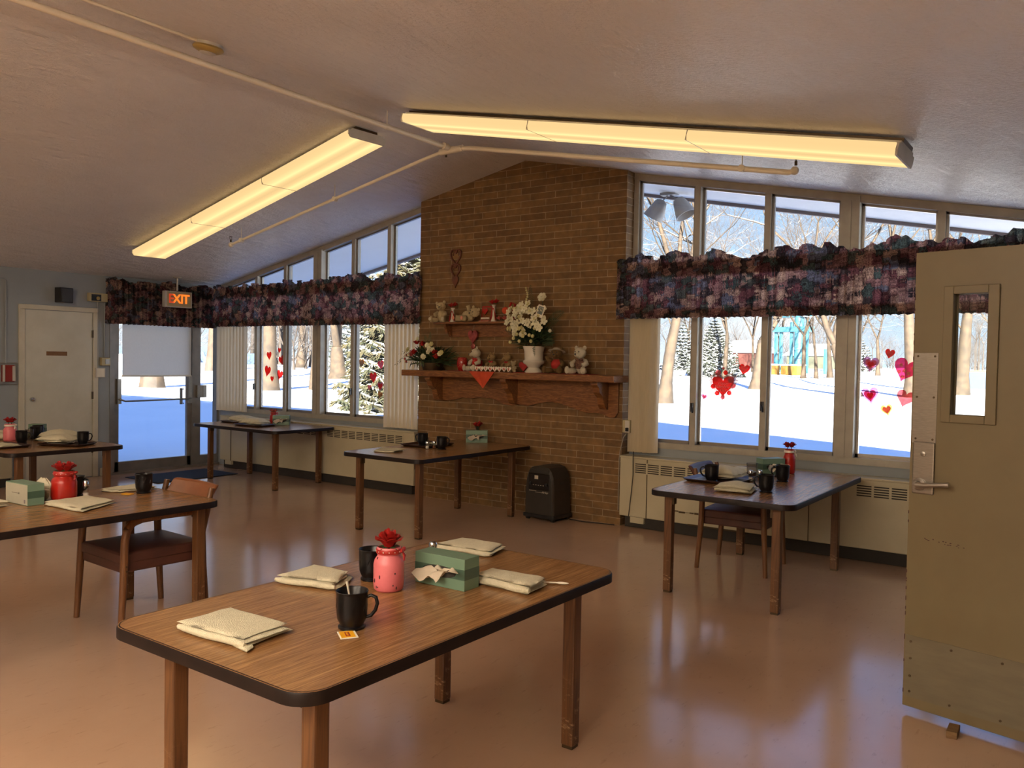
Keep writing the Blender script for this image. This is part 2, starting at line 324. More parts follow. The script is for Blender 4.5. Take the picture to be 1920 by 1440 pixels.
# ------------------------------------------------------------------ mesh builder
class MB:
    def __init__(s): s.v = []; s.f = []
    def add(s, vs, fs, mat=None):
        o = len(s.v)
        s.v += [tuple(mat @ Vector(p)) if mat is not None else tuple(p) for p in vs]
        s.f += [tuple(i + o for i in f) for f in fs]; return s
    def box(s, x0, x1, y0, y1, z0, z1, mat=None):
        vs = [(x0, y0, z0), (x1, y0, z0), (x1, y1, z0), (x0, y1, z0), (x0, y0, z1), (x1, y0, z1), (x1, y1, z1), (x0, y1, z1)]
        return s.add(vs, [(0, 3, 2, 1), (4, 5, 6, 7), (0, 1, 5, 4), (1, 2, 6, 5), (2, 3, 7, 6), (3, 0, 4, 7)], mat)
    def bar(s, a, b, w, h, up=(0, 0, 1)):
        a = Vector(a); b = Vector(b); d = (b - a).normalized(); u = Vector(up)
        sd = d.cross(u).normalized(); u = sd.cross(d).normalized()
        vs = []
        for p in (a, b):
            for i, j in ((-1, -1), (1, -1), (1, 1), (-1, 1)): vs.append(p + sd * (i * w / 2) + u * (j * h / 2))
        return s.add(vs, [(0, 1, 2, 3), (7, 6, 5, 4), (0, 4, 5, 1), (1, 5, 6, 2), (2, 6, 7, 3), (3, 7, 4, 0)])
    def tube(s, pts, r, n=8, cap=True, flat=1.0):
        pts = [Vector(p) for p in pts]; k = len(pts)
        rs = r if isinstance(r, (list, tuple)) else [r] * k
        vs = []; prev = None
        for i, p in enumerate(pts):
            d = (pts[min(i + 1, k - 1)] - pts[max(i - 1, 0)])
            d = d.normalized() if d.length > 1e-9 else Vector((0, 0, 1))
            if prev is None:
                a = Vector((0, 0, 1)) if abs(d.z) < .9 else Vector((1, 0, 0))
                u = d.cross(a).normalized()
            else:
                u = (prev - d * prev.dot(d)); u = u.normalized() if u.length > 1e-6 else d.orthogonal().normalized()
            prev = u; w = d.cross(u)
            for j in range(n):
                t = 2 * PI * j / n
                vs.append(p + u * (math.cos(t) * rs[i]) + w * (math.sin(t) * rs[i] * flat))
        fs = [(i * n + j, i * n + (j + 1) % n, (i + 1) * n + (j + 1) % n, (i + 1) * n + j) for i in range(k - 1) for j in range(n)]
        if cap: fs += [tuple(range(n - 1, -1, -1)), tuple((k - 1) * n + j for j in range(n))]
        return s.add(vs, fs)
    def lathe(s, prof, n=24, c=(0, 0, 0), mat=None):
        vs = []
        for r, z in prof:
            for j in range(n):
                t = 2 * PI * j / n; vs.append((c[0] + r * math.cos(t), c[1] + r * math.sin(t), c[2] + z))
        k = len(prof)
        fs = [(i * n + j, i * n + (j + 1) % n, (i + 1) * n + (j + 1) % n, (i + 1) * n + j) for i in range(k - 1) for j in range(n)]
        if prof[0][0] > 1e-5: fs.append(tuple(range(n - 1, -1, -1)))
        if prof[-1][0] > 1e-5: fs.append(tuple((k - 1) * n + j for j in range(n)))
        return s.add(vs, fs, mat)
    def prism(s, poly, z0, z1, mat=None):
        n = len(poly); vs = [(x, y, z0) for x, y in poly] + [(x, y, z1) for x, y in poly]
        return s.add(vs, [tuple(range(n - 1, -1, -1)), tuple(range(n, 2 * n))] + [(i, (i + 1) % n, n + (i + 1) % n, n + i) for i in range(n)], mat)
    def ell(s, c, r, rot=None, nu=14, nv=9):
        m = Matrix.Translation(Vector(c)) @ (rot.to_matrix().to_4x4() if rot else Matrix()) 
        vs = [(0, 0, -r[2])]
        for i in range(1, nv):
            a = -PI / 2 + PI * i / nv
            for j in range(nu):
                t = 2 * PI * j / nu; vs.append((r[0] * math.cos(a) * math.cos(t), r[1] * math.cos(a) * math.sin(t), r[2] * math.sin(a)))
        vs.append((0, 0, r[2])); T = len(vs) - 1
        fs = [(0, 1 + (j + 1) % nu, 1 + j) for j in range(nu)]
        fs += [(1 + i * nu + j, 1 + i * nu + (j + 1) % nu, 1 + (i + 1) * nu + (j + 1) % nu, 1 + (i + 1) * nu + j) for i in range(nv - 2) for j in range(nu)]
        fs += [(T, 1 + (nv - 2) * nu + j, 1 + (nv - 2) * nu + (j + 1) % nu) for j in range(nu)]
        return s.add(vs, fs, m)
    def grid(s, fn, nu, nv, closed=False):
        vs = [fn(i / nu, j / nv) for j in range(nv + 1) for i in range(nu + 1)]
        fs = [(j * (nu + 1) + i, j * (nu + 1) + i + 1, (j + 1) * (nu + 1) + i + 1, (j + 1) * (nu + 1) + i) for j in range(nv) for i in range(nu)]
        return s.add(vs, fs)
    def slab(s, fn, nu, nv, th):
        """closed sheet: fn(u,v)->(x,y,z) top, bottom = same moved by th(u,v)"""
        W = nu + 1
        top = [Vector(fn(i / nu, j / nv)) for j in range(nv + 1) for i in range(nu + 1)]
        bot = [p - Vector((0, 0, th)) if not isinstance(th, Vector) else p - th for p in top]
        K = len(top); vs = top + bot
        fs = [(j * W + i, j * W + i + 1, (j + 1) * W + i + 1, (j + 1) * W + i) for j in range(nv) for i in range(nu)]
        fs += [tuple(K + a for a in reversed(f)) for f in list(fs)]
        for i in range(nu): fs.append((i + 1, i, K + i, K + i + 1)); a = nv * W + i; fs.append((a, a + 1, K + a + 1, K + a))
        for j in range(nv): a = j * W; fs.append((a, a + W, K + a + W, K + a)); a = j * W + nu; fs.append((a + W, a, K + a, K + a + W))
        return s.add(vs, fs)
    def mesh(s, name):
        me = bpy.data.meshes.new(name); me.from_pydata(s.v, [], s.f); me.validate(); me.update(); return me
    def build(s, name, mat, parent=None, smooth=False, bevel=0, sub=0, loc=None, rotz=0, label=None, auto=True):
        me = s.mesh(name)
        bm = bmesh.new(); bm.from_mesh(me); bmesh.ops.recalc_face_normals(bm, faces=bm.faces[:]); bm.to_mesh(me); bm.free()
        mats = mat if isinstance(mat, (list, tuple)) else [mat]
        for q in mats: me.materials.append(M[q] if isinstance(q, str) else q)
        o = bpy.data.objects.new(name, me); COL.objects.link(o)
        if parent is not None: o.parent = parent
        if loc is not None: o.location = loc
        if rotz: o.rotation_euler = (0, 0, rotz)
        if smooth:
            for p in me.polygons: p.use_smooth = True
            if auto and hasattr(me, 'set_sharp_from_angle'): me.set_sharp_from_angle(angle=math.radians(50))
        if bevel:
            md = o.modifiers.new('Bevel', 'BEVEL'); md.width = bevel; md.segments = 2; md.limit_method = 'ANGLE'
        if sub:
            md = o.modifiers.new('Subsurf', 'SUBSURF'); md.levels = sub; md.render_levels = sub
        if label: o['label'] = label
        return o
def thing(name, label, cat, loc=(0, 0, 0), rotz=0, group=None, kind=None):
    o = bpy.data.objects.new(name, None); COL.objects.link(o); o.empty_display_size = .1
    o.location = loc; o.rotation_euler = (0, 0, rotz); o['label'] = label; o['category'] = cat
    if group: o['group'] = group
    if kind: o['kind'] = kind
    return o
def tag(o, label, cat, group=None, kind=None):
    o['label'] = label; o['category'] = cat
    if group: o['group'] = group
    if kind: o['kind'] = kind
    return o
def struct(o, label, cat): return tag(o, label, cat, kind='structure')
def dup(root, loc=None, rotz=None, label=None, group=None, scale=None):
    def cp(o, par):
        c = o.copy(); COL.objects.link(c); c.parent = par
        for ch in list(o.children): cp(ch, c)
        return c
    r = cp(root, None)
    if loc is not None: r.location = loc
    if rotz is not None: r.rotation_euler = (0, 0, rotz)
    if label: r['label'] = label
    if group: r['group'] = group
    if scale: r.scale = (scale,) * 3 if not isinstance(scale, tuple) else scale
    return r
def text(name, s, size, mat, parent, mtx, extrude=.0008, align='CENTER', bold=0, shear=0, spacing=1):
    cu = bpy.data.curves.new(name, 'FONT'); cu.body = s; cu.size = size; cu.extrude = extrude; cu.align_x = align; cu.align_y = 'CENTER'
    cu.offset = bold; cu.shear = shear; cu.space_character = spacing
    cu.resolution_u = 3
    t = bpy.data.objects.new('tmp', cu); COL.objects.link(t)
    dg = bpy.context.evaluated_depsgraph_get(); me = bpy.data.meshes.new_from_object(t.evaluated_get(dg))
    bpy.data.objects.remove(t); me.transform(mtx); me.materials.clear(); me.materials.append(M[mat])
    o = bpy.data.objects.new(name, me); COL.objects.link(o); o.parent = parent; return o
def RX(a): return Matrix.Rotation(a, 4, 'X')
def RY(a): return Matrix.Rotation(a, 4, 'Y')
def RZ(a): return Matrix.Rotation(a, 4, 'Z')
def TR(*p): return Matrix.Translation(Vector(p))
# wall text facing -Y: letters in local XY -> X,Z
FACE_MY = RX(PI / 2)
# ------------------------------------------------------------------ camera
F = 1558.17; yaw, pit, rol = -.624370638, -.0286712811, .0180784695
f = Vector((math.sin(yaw) * math.cos(pit), math.cos(yaw) * math.cos(pit), math.sin(pit)))
r = Vector((math.cos(yaw), -math.sin(yaw), 0)); u = r.cross(f)
rr = r * math.cos(rol) + u * math.sin(rol); uu = -r * math.sin(rol) + u * math.cos(rol)
cam = bpy.data.cameras.new('camera'); co = bpy.data.objects.new('camera', cam); COL.objects.link(co)
co.matrix_world = Matrix(((rr.x, uu.x, -f.x, 0), (rr.y, uu.y, -f.y, 0), (rr.z, uu.z, -f.z, 1.55), (0, 0, 0, 1)))
cam.sensor_width = 36; cam.lens = 36 * F / 1920; cam.clip_start = .05; cam.clip_end = 2000
scene.camera = co
vs = scene.view_settings; vs.view_transform = 'Standard'; vs.look = 'None'; vs.gamma = 1; vs.exposure = .58; vs.use_curve_mapping = False
# ------------------------------------------------------------------ room shell
XL, XR, YB, YW = -10.27, .40, -5.0, 7.15       # left wall, right wall, rear wall, window wall
RX0, RZ0, SL = -4.91, 3.585, .2                # ridge x, ridge height, slope
def cz(x): return RZ0 - SL * abs(x - RX0)
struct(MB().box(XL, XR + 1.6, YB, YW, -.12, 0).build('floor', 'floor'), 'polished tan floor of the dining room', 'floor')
def gable(x0, x1, y0, y1, t0, t1):
    m = MB(); xs = [x0, RX0, x1]
    vs = []
    for y in (y0, y1):
        for x in xs: vs.append((x, y, cz(x) + t0))
        for x in xs: vs.append((x, y, cz(x) + t1))
    return m.add(vs, [(0, 1, 4, 3), (1, 2, 5, 4), (6, 9, 10, 7), (7, 10, 11, 8), (0, 6, 7, 1), (1, 7, 8, 2), (3, 4, 10, 9), (4, 5, 11, 10), (0, 3, 9, 6), (2, 8, 11, 5)])
struct(gable(XL, XR + 1.6, YB, YW, 0, .12).build('ceiling', 'ceiling'), 'stippled cream ceiling sloping down both ways from the ridge', 'ceiling')
struct(gable(-11.4, 2.6, YB - .9, 8.66, .13, .26).build('roof', 'roof'), 'roof slab over the room', 'roof')
struct(gable(-11.4, 2.6, YW + .06, 8.6, 0, .12).build('trim_1', 'soffit'), 'pale soffit of the roof overhang outside the windows', 'soffit')
def gableline(x0, x1, y0, y1, zt, zb, name, mat, lab, cat):
    return struct(gable(x0, x1, y0, y1, zb, zt).build(name, mat), lab, cat)
gableline(-11.4, 2.6, 8.6, 8.66, .13, -.035, 'trim_2', 'fascia', 'brown edge board of the roof overhang', 'fascia')
# left wall pieces (opening for the glass door y 5.56..7.12, z 0..2.2)
def wall_yz(name, y0, y1, z0, z1, mat, lab, x0=XL - .14, x1=XL):
    return struct(MB().box(x0, x1, y0, y1, z0, z1).build(name, mat), lab, 'wall')
m = MB().box(XL - .14, XL, YB, 5.545, 0, 2.515).box(XL - .14, XL, 5.545, YW, 2.12, 2.515)
struct(m.build('wall_left', 'blue_wall'), 'blue grey wall with the white door', 'wall')
# right wall with doorway 2.72..3.80
m = MB().box(XR, XR + .14, YB, 2.72, 0, cz(XR)).box(XR, XR + .14, 3.84, YW + .05, 0, cz(XR)).box(XR, XR + .14, 2.72, 3.84, 2.1, cz(XR))
m.box(XR + 1.5, XR + 1.6, YB, YW, 0, cz(XR + 1.5))
struct(m.build('wall_right', 'inner_wall'), 'tan wall the open door is hinged on', 'wall')
def gwall(x0, x1, y0, y1):
    m = MB(); xs = [x0, RX0, x1]; vs = []
    for y in (y0, y1):
        for x in xs: vs.append((x, y, 0))
        for x in xs: vs.append((x, y, cz(x) + .02))
    return m.add(vs, [(0, 1, 4, 3), (1, 2, 5, 4), (6, 9, 10, 7), (7, 10, 11, 8), (0, 6, 7, 1), (1, 7, 8, 2), (3, 4, 10, 9), (4, 5, 11, 10), (0, 3, 9, 6), (2, 8, 11, 5)])
struct(gwall(XL, XR + 1.6, YB - .14, YB).build('wall_rear', 'inner_wall'), 'tan wall at the other end of the room', 'wall')
# window wall: low apron walls + brick pier
BX0, BX1, BY = -6.325, -3.735, 6.977
m = MB().box(XL - .1, BX0, YW - .02, YW + .12, 0, .775).box(BX1, XR + .14, YW - .02, YW + .12, 0, .765)
struct(m.build('wall_back', 'blue_wall'), 'low blue grey wall under the windows', 'wall')
m = MB(); xs = [BX0, RX0, BX1]; vsx = []
for y in (BY, 7.32):
    for x in xs: vsx.append((x, y, 0))
    for x in xs: vsx.append((x, y, cz(x) + .01))
m.add(vsx, [(0, 1, 4, 3), (1, 2, 5, 4), (6, 9, 10, 7), (7, 10, 11, 8), (0, 6, 7, 1), (1, 7, 8, 2), (3, 4, 10, 9), (4, 5, 11, 10), (0, 3, 9, 6), (2, 8, 11, 5)])
struct(m.build('wall_brick', 'brick'), 'tan brick chimney wall between the two window groups', 'brick wall')
struct(MB().box(XL, XL + .012, YB, 4.41, 0, .1).box(XL, XL + .012, 5.43, 5.55, 0, .1).build('baseboard_left', 'trim_paint'), 'tan baseboard of the blue grey wall', 'baseboard')

# ------------------------------------------------------------------ windows
def window(name, x0, x1, mulls, wide, zs, lab, latches):
    root = thing(name, lab, 'window', (0, 0, 0), kind='structure')
    Y0, Y1 = YW - .035, YW + .075
    fr = MB()
    fr.box(x0, x1, Y0, Y1, zs - .005, zs + .05)                                      # sill rail
    fr.box(x0, x0 + .05, Y0 + .004, Y1 - .004, zs, cz(x0 + .0) - .0 if x0 > RX0 else cz(x0))
    fr.box(x1 - .05, x1, Y0 + .004, Y1 - .004, zs, cz(x1) if x1 < RX0 else cz(x1))
    # sloped head rail
    za, zb = cz(x0), cz(x1)
    fr.add([(x0, Y0, za - .065), (x1, Y0, zb - .065), (x1, Y0, zb - .001), (x0, Y0, za - .001), (x0, Y1, za - .065), (x1, Y1, zb - .065), (x1, Y1, zb - .001), (x0, Y1, za - .001)],
           [(0, 1, 2, 3), (7, 6, 5, 4), (0, 4, 5, 1), (1, 5, 6, 2), (2, 6, 7, 3), (3, 7, 4, 0)])
    fr.build('window_frame', 'frame', root)
    for x in mulls:
        w = .075 if x in wide else .027
        mm = MB().box(x - w, x + w, Y0 - (.02 if x in wide else -.004), Y1 - .004, zs + .05, cz(x) - .03)
        if x in wide: mm.box(x - .012, x + .012, Y0 - .028, Y0 - .019, zs + .05, cz(x) - .06)
        mm.build('mullion', 'frame', root)
    edges = [x0 + .05] + [x for x in mulls] + [x1 - .05]
    for i in range(len(edges) - 1):
        a = edges[i] + (0 if i == 0 else (.075 if edges[i] in wide else .027))
        b = edges[i + 1] - (0 if i == len(edges) - 2 else (.075 if edges[i + 1] in wide else .027))
        if b - a < .05: continue
        sg = MB(); yy = YW + (.03 if i % 2 else .0)
        t = .022
        zt_a, zt_b = cz(a) - .06, cz(b) - .06
        sg.box(a, a + t, yy, yy + .03, zs + .05, zt_a); sg.box(b - t, b, yy, yy + .03, zs + .05, zt_b)
        sg.box(a, b, yy, yy + .03, zs + .05, zs + .05 + .03)
        sg.add([(a, yy, zt_a - t), (b, yy, zt_b - t), (b, yy, zt_b), (a, yy, zt_a), (a, yy + .03, zt_a - t), (b, yy + .03, zt_b - t), (b, yy + .03, zt_b), (a, yy + .03, zt_a)],
               [(0, 1, 2, 3), (7, 6, 5, 4), (0, 4, 5, 1), (1, 5, 6, 2), (2, 6, 7, 3), (3, 7, 4, 0)])
        s = sg.build('sash', 'steel' if i % 2 else 'door_frame', root)
        gy = yy + .012
        MB().add([(a, gy, zs + .05), (b, gy, zs + .05), (b, gy, zt_b), (a, gy, zt_a), (a, gy + .005, zs + .05), (b, gy + .005, zs + .05), (b, gy + .005, zt_b), (a, gy + .005, zt_a)],
                 [(0, 1, 2, 3), (7, 6, 5, 4), (0, 4, 5, 1), (1, 5, 6, 2), (2, 6, 7, 3), (3, 7, 4, 0)]).build('pane', 'glass', s)
    for x, z in latches:
        MB().box(x - .010, x + .010, Y0 - .03, Y0, z - .03, z + .05).bar((x, Y0 - .03, z + .02), (x + .018, Y0 - .045, z - .04), .012, .012).build('latch', 'black_plastic', root)
    return root
window('window_1', XL + .02, BX0, [-9.43, -8.83, -8.175, -7.555, -6.95], [-8.175], .77, 'left group of tall windows beside the brick chimney', [(-9.43, 1.12), (-7.555, 1.12)])
window('window_2', BX1, XR, [-3.09, -2.445, -1.762, -1.093, -.45, .13], [-1.762], .755, 'right group of tall windows beside the brick chimney', [(-3.09, 1.14), (-2.445, 1.18)])

# ------------------------------------------------------------------ glass exit door (door_2) in the left wall
d2 = thing('door_2', 'glass exit door with metal frame, sidelight and roller shade', 'door', (XL, 5.56, 0), kind='structure')
X0, X1 = -.09, .01
m = MB().box(X0, X1, -.015, .05, 0, 2.12).box(X0, X1, 1.145, 1.275, 0, 2.12).box(X0, X1, 1.535, 1.60, 0, 2.12)
m.box(X0 + .003, X1 - .003, 0, 1.55, 2.05, 2.117).box(X0 + .003, X1 - .003, 1.275, 1.55, 0.001, .15).box(X0 - .02, X1 + .03, 0, 1.56, 0, .03)
m.build('door_frame', 'door_frame', d2)
lf = MB().box(-.06, -.012, .055, .115, .02, 2.05).box(-.06, -.012, 1.085, 1.14, .02, 2.05).box(-.06, -.012, .055, 1.14, .02, .155).box(-.06, -.012, .055, 1.14, 1.97, 2.05).build('door_leaf', 'door_frame', d2, bevel=.003)
MB().box(-.04, -.034, .11, 1.09, .15, 1.98).build('pane', 'glass', lf)
MB().box(-.05, -.044, 1.27, 1.54, .14, 2.06).build('sidelight_pane', 'glass', d2)
m = MB().tube([(-.01, .10, .98), (.05, .10, .96), (.065, .16, .935), (.065, .6, .938), (.065, 1.06, .945), (.03, 1.12, .95), (-.01, 1.13, .955)], .011, 8)
m.box(-.012, .035, .075, .125, .9, 1.22).box(-.012, .03, 1.09, 1.135, .88, 1.25)
m.build('push_bar', 'steel', d2, smooth=True)
m = MB().tube([(-.06, 1.06, .875), (-.11, 1.06, .875), (-.11, 1.06, 1.07), (-.06, 1.06, 1.07)], .010, 8).box(-.12, -.1, 1.04, 1.075, .86, 1.085)
m.build('pull_handle', 'chrome', d2)
MB().box(.012, .05, 1.20, 1.345, .955, 1.125).box(.05, .056, 1.285, 1.345, .955, 1.125).build('lock_box', 'steel', d2, bevel=.004)
sh = thing('roller_shade', 'beige roller shade pulled half way down over the glass exit door', 'shade', (XL + .035, 5.56, 1.262))
MB().grid(lambda u, v: (-.004 + .002 * math.sin(u * 9), .135 + .98 * u, .80 * v), 12, 6).build('shade_cloth', 'shade', sh)
MB().box(-.012, .004, .13, 1.12, -.016, .004).build('bottom_rail', 'shade', sh, bevel=.003)
MB().tube([(0, .12, .81), (0, 1.13, .81)], .025, 12).build('roller', 'white_plastic', sh, smooth=True)

# ------------------------------------------------------------------ white wooden door (door_1)
d1 = thing('door_1', 'white painted wooden door in the blue grey wall', 'door', (XL, 4.53, 0), kind='structure')
MB().box(-.01, .02, -.065, 0, 0, 2.045).box(-.01, .02, .80, .865, 0, 2.045).box(-.01, .02, -.065, .865, 2.045, 2.10).build('door_casing', 'trim_paint', d1, bevel=.004)
MB().box(-.02, .006, .006, .794, .012, 2.040).build('door_panel', 'white_paint', d1, bevel=.002)
for z in (.35, 1.02, 1.78): MB().box(.004, .022, .785, .803, z - .045, z + .045).build('hinge', 'brass_dark', d1)
MB().lathe([(.012, 0), (.012, .03), (.028, .04), (.030, .055), (.022, .068), (0, .07)], 16, (0, 0, 0), TR(.006, .065, .99) @ RY(PI / 2)).build('door_knob', 'chrome', d1, smooth=True)
MB().box(.006, .012, .245, .485, 1.505, 1.555).build('name_plate', 'brown_sign', d1)
MB().box(XL, XL + .05, 5.56, 7.1, 0, .004)
# ------------------------------------------------------------------ near open door (door_3)
ang = math.atan2(-.216, .976)
d3 = thing('door_3', 'cream painted door standing open at the right with narrow window', 'door', (-.718, 4.053, 0), ang, kind='structure')
W3 = 1.10; T3 = .045
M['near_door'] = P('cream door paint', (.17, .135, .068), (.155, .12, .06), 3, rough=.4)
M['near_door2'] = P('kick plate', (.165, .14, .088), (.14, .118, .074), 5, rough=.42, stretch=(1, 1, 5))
pn = MB()
for a in ((0, .16, .03, 2.058), (.306, W3, .03, 2.058), (.16, .306, .03, 1.346), (.16, .306, 1.872, 2.058)): pn.box(a[0], a[1], 0, T3, a[2], a[3])
pn.build('door_panel', 'near_door', d3)
fm = MB()
for y0, y1 in ((-.012, .0), (T3, T3 + .012)):
    fm.box(.125, .165, y0, y1, 1.315, 1.903).box(.302, .345, y0, y1, 1.315, 1.903).box(.165, .302, y0, y1, 1.315, 1.350).box(.165, .302, y0, y1, 1.868, 1.903)
wf = fm.build('window_trim', 'near_door', d3, bevel=.003)
MB().box(.16, .306, .018, .024, 1.346, 1.872).build('pane', 'glass', wf)
MB().box(.006, W3 - .01, -.003, 0, .075, .352).build('kick_plate', 'near_door2', d3)
for sx, sz in ((.03, .325), (.03, .25), (.03, .17), (.03, .1), (.2, .33), (.4, .33), (.2, .09), (.4, .09), (.6, .33), (.6, .09)):
    MB().lathe([(.0055, 0), (.005, .003), (0, .004)], 8, mat=TR(sx, -.003, sz) @ RX(PI / 2)).build('screw', 'brass_dark', d3)
pp = MB().box(.006, .108, -.003, 0, 1.215, 1.615).build('push_plate', 'steel', d3, bevel=.001)
for sx in (.022, .094):
    for sz in (1.60, 1.42, 1.235): MB().lathe([(.005, 0), (.004, .002), (0, .003)], 8, mat=TR(sx, -.003, sz) @ RX(PI / 2)).build('screw', 'brass_dark', pp)
lk = MB().box(.015, .108, -.014, 0, .992, 1.222).build('lock_plate', 'steel', d3, bevel=.006)
MB().lathe([(.011, 0), (.011, .006), (.004, .008), (0, .008)], 16, mat=TR(.062, -.014, 1.17) @ RX(PI / 2)).build('key_cylinder', 'steel', lk, smooth=True)
MB().lathe([(.027, 0), (.027, .012), (.016, .018), (.016, .04), (0, .042)], 20, mat=TR(.05, -.014, 1.035) @ RX(PI / 2)).tube([(.05, -.05, 1.035), (.09, -.055, 1.037), (.14, -.055, 1.045), (.185, -.05, 1.05)], [.014, .011, .010, .012], 10).build('lever_handle', 'steel', d3, smooth=True)
cp = MB()
random.seed(3)
for i in range(16):
    x = .02 + random.random() * .22; z = .80 - x * .08 + random.uniform(-.006, .006); cp.box(x, x + random.uniform(.003, .009), -.0008, 0, z, z + random.uniform(.002, .004))
for i in range(22):
    z = random.uniform(.05, .95) if i > 8 else random.uniform(1.55, 1.9); cp.box(-.0008, .003, -.0008, .02, z, z + random.uniform(.006, .02))
cp.build('paint_chips', 'chip_dark', d3)
struct(MB().box(XR - .02, XR + .16, 3.80, 3.86, 0, 2.12).box(XR - .02, XR + .16, 2.70, 2.76, 0, 2.12).box(XR - .02, XR + .16, 2.7, 3.86, 2.08, 2.14).build('trim_3', 'trim_paint'), 'painted frame of the doorway in the right wall', 'door frame')
w = thing('door_wedge', 'small wooden block wedged under the open cream door', 'door wedge', (-.497, 3.93, 0), ang + .25)
MB().add([(-.02, -.055, 0), (.022, -.055, 0), (.022, .06, 0), (-.02, .06, 0), (-.02, -.055, .03), (.022, -.055, .03), (.022, .06, .024), (-.02, .06, .024)],
         [(0, 3, 2, 1), (4, 5, 6, 7), (0, 1, 5, 4), (1, 2, 6, 5), (2, 3, 7, 6), (3, 0, 4, 7)]).build('block', 'wedge', w, bevel=.002)

# ------------------------------------------------------------------ convector heaters
def heater(name, x0, x1, lab, seams, vents, z0, z1, end_box=None, marks=False):
    t = thing(name, lab, 'radiator', (x0, 6.95, 0)); Lx = x1 - x0; D = YW - .021 - 6.95
    MB().box(0, Lx, 0, D, z0, z1 - .015).build('cabinet', 'cream_metal', t, bevel=.008)
    MB().box(-.002, Lx + .002, -.006, D, z1 - .018, z1).build('top_cap', 'cream_metal', t, bevel=.006)
    MB().box(.05, Lx - .05, .03, D, .004, z0 + .01).build('toe_recess', 'grille_dark', t)
    for a, b in vents:
        g = MB().box(a - x0, b - x0, -.0035, .0, z1 - .155, z1 - .055).build('grille', 'grille_dark', t)
        s = MB(); k = int((b - a) / .125)
        for i in range(k + 1): xx = a - x0 + i * (b - a) / k; s.box(xx - .009, xx + .009, -.009, -.0035, z1 - .157, z1 - .053)
        for j in range(6): zz = z1 - .153 + j * .0192; s.box(a - x0, b - x0, -.008, -.0035, zz - .0045, zz + .0045)
        s.build('grille_bars', 'cream_metal', g)
    for sx in seams: MB().box(sx - x0 - .0025, sx - x0 + .0025, -.0075, 0, z0, z1 - .02).build('panel_seam', 'brass_dark', t)
    MB().box(.12, .26, -.002, .05, z0 - .055, z0).build('pipe_cover', 'cream_metal', t)
    if marks:
        s = MB(); random.seed(5)
        for i in range(7): xx = .55 + i * .055 + random.uniform(-.01, .01); s.box(xx, xx + random.uniform(.03, .06), -.0075, 0, .205 + random.uniform(-.004, .006), .214 + random.uniform(-.002, .006))
        s.box(.70, 1.15, -.0075, 0, .100, .112); s.build('rust_scrape', 'brass_dark', t)
    return t
hl = heater('radiator', -9.97, -6.355, 'long cream convector radiator under the left windows', [-9.72, -7.9], [(-8.62, -7.96), (-7.80, -6.52)], .108, .722)
heater('radiator', -3.735, XR - .03, 'long cream convector radiator under the right windows', [-3.45, -1.98], [(-3.58, -2.15), (-1.62, -.2)], .105, .672, marks=True)
hw = thing('radiator', 'cream wall radiator behind the far left table', 'radiator', (XL + .001, 3.6, 0))
MB().box(0, .13, 0, .75, .1, .62).build('cabinet', 'cream_metal', hw, bevel=.008)
s = MB()
for j in range(5): s.box(.13, .133, .06, .69, .44 + j * .028, .452 + j * .028)
s.build('grille', 'grille_dark', hw)
MB().box(0, .12, .02, .73, .004, .1).build('toe_recess', 'grille_dark', hw)

# ------------------------------------------------------------------ vertical blinds
def blinds(x0, x1, y, z0, z1, n, angle, lab, w=.09):
    t = thing('vertical_blind', lab, 'blind', ((x0 + x1) / 2, y, z0)); hx = (x1 - x0) / 2
    MB().box(-hx - .02, hx + .02, -.02, .02, z1 - z0 - .03, z1 - z0).build('head_rail', 'white_plastic', t)
    random.seed(int(x0 * 10))
    for i in range(n):
        xx = -hx + w / 2 + (2 * hx - w) * i / max(1, n - 1); a = angle + random.uniform(-.12, .12)
        m = MB(); k = 4; vs = []
        for z in (random.uniform(0, .006), z1 - z0 - .03):
            for j in range(k + 1):
                q = (j / k - .5) * w; b = .010 * (1 - (2 * j / k - 1) ** 2)
                vs.append((xx + q * math.cos(a) - b * math.sin(a), q * math.sin(a) + b * math.cos(a), z))
        W = k + 1
        fs = [(j, j + 1, W + j + 1, W + j) for j in range(k)]
        m.add(vs, fs).build('vane', 'vane', t, smooth=True)
    return t
blinds(-10.16, -9.50, 7.03, .775, 2.12, 9, .25, 'beige vertical blind bunched in the corner beside the glass door')
blinds(-6.91, -6.385, 7.03, .735, 2.12, 8, .2, 'wide beige vertical blind hanging left of the brick chimney')
blinds(-3.70, -3.39, 7.03, .705, 2.12, 14, .75, 'narrow stacked vertical blind hanging right of the brick chimney', .085)

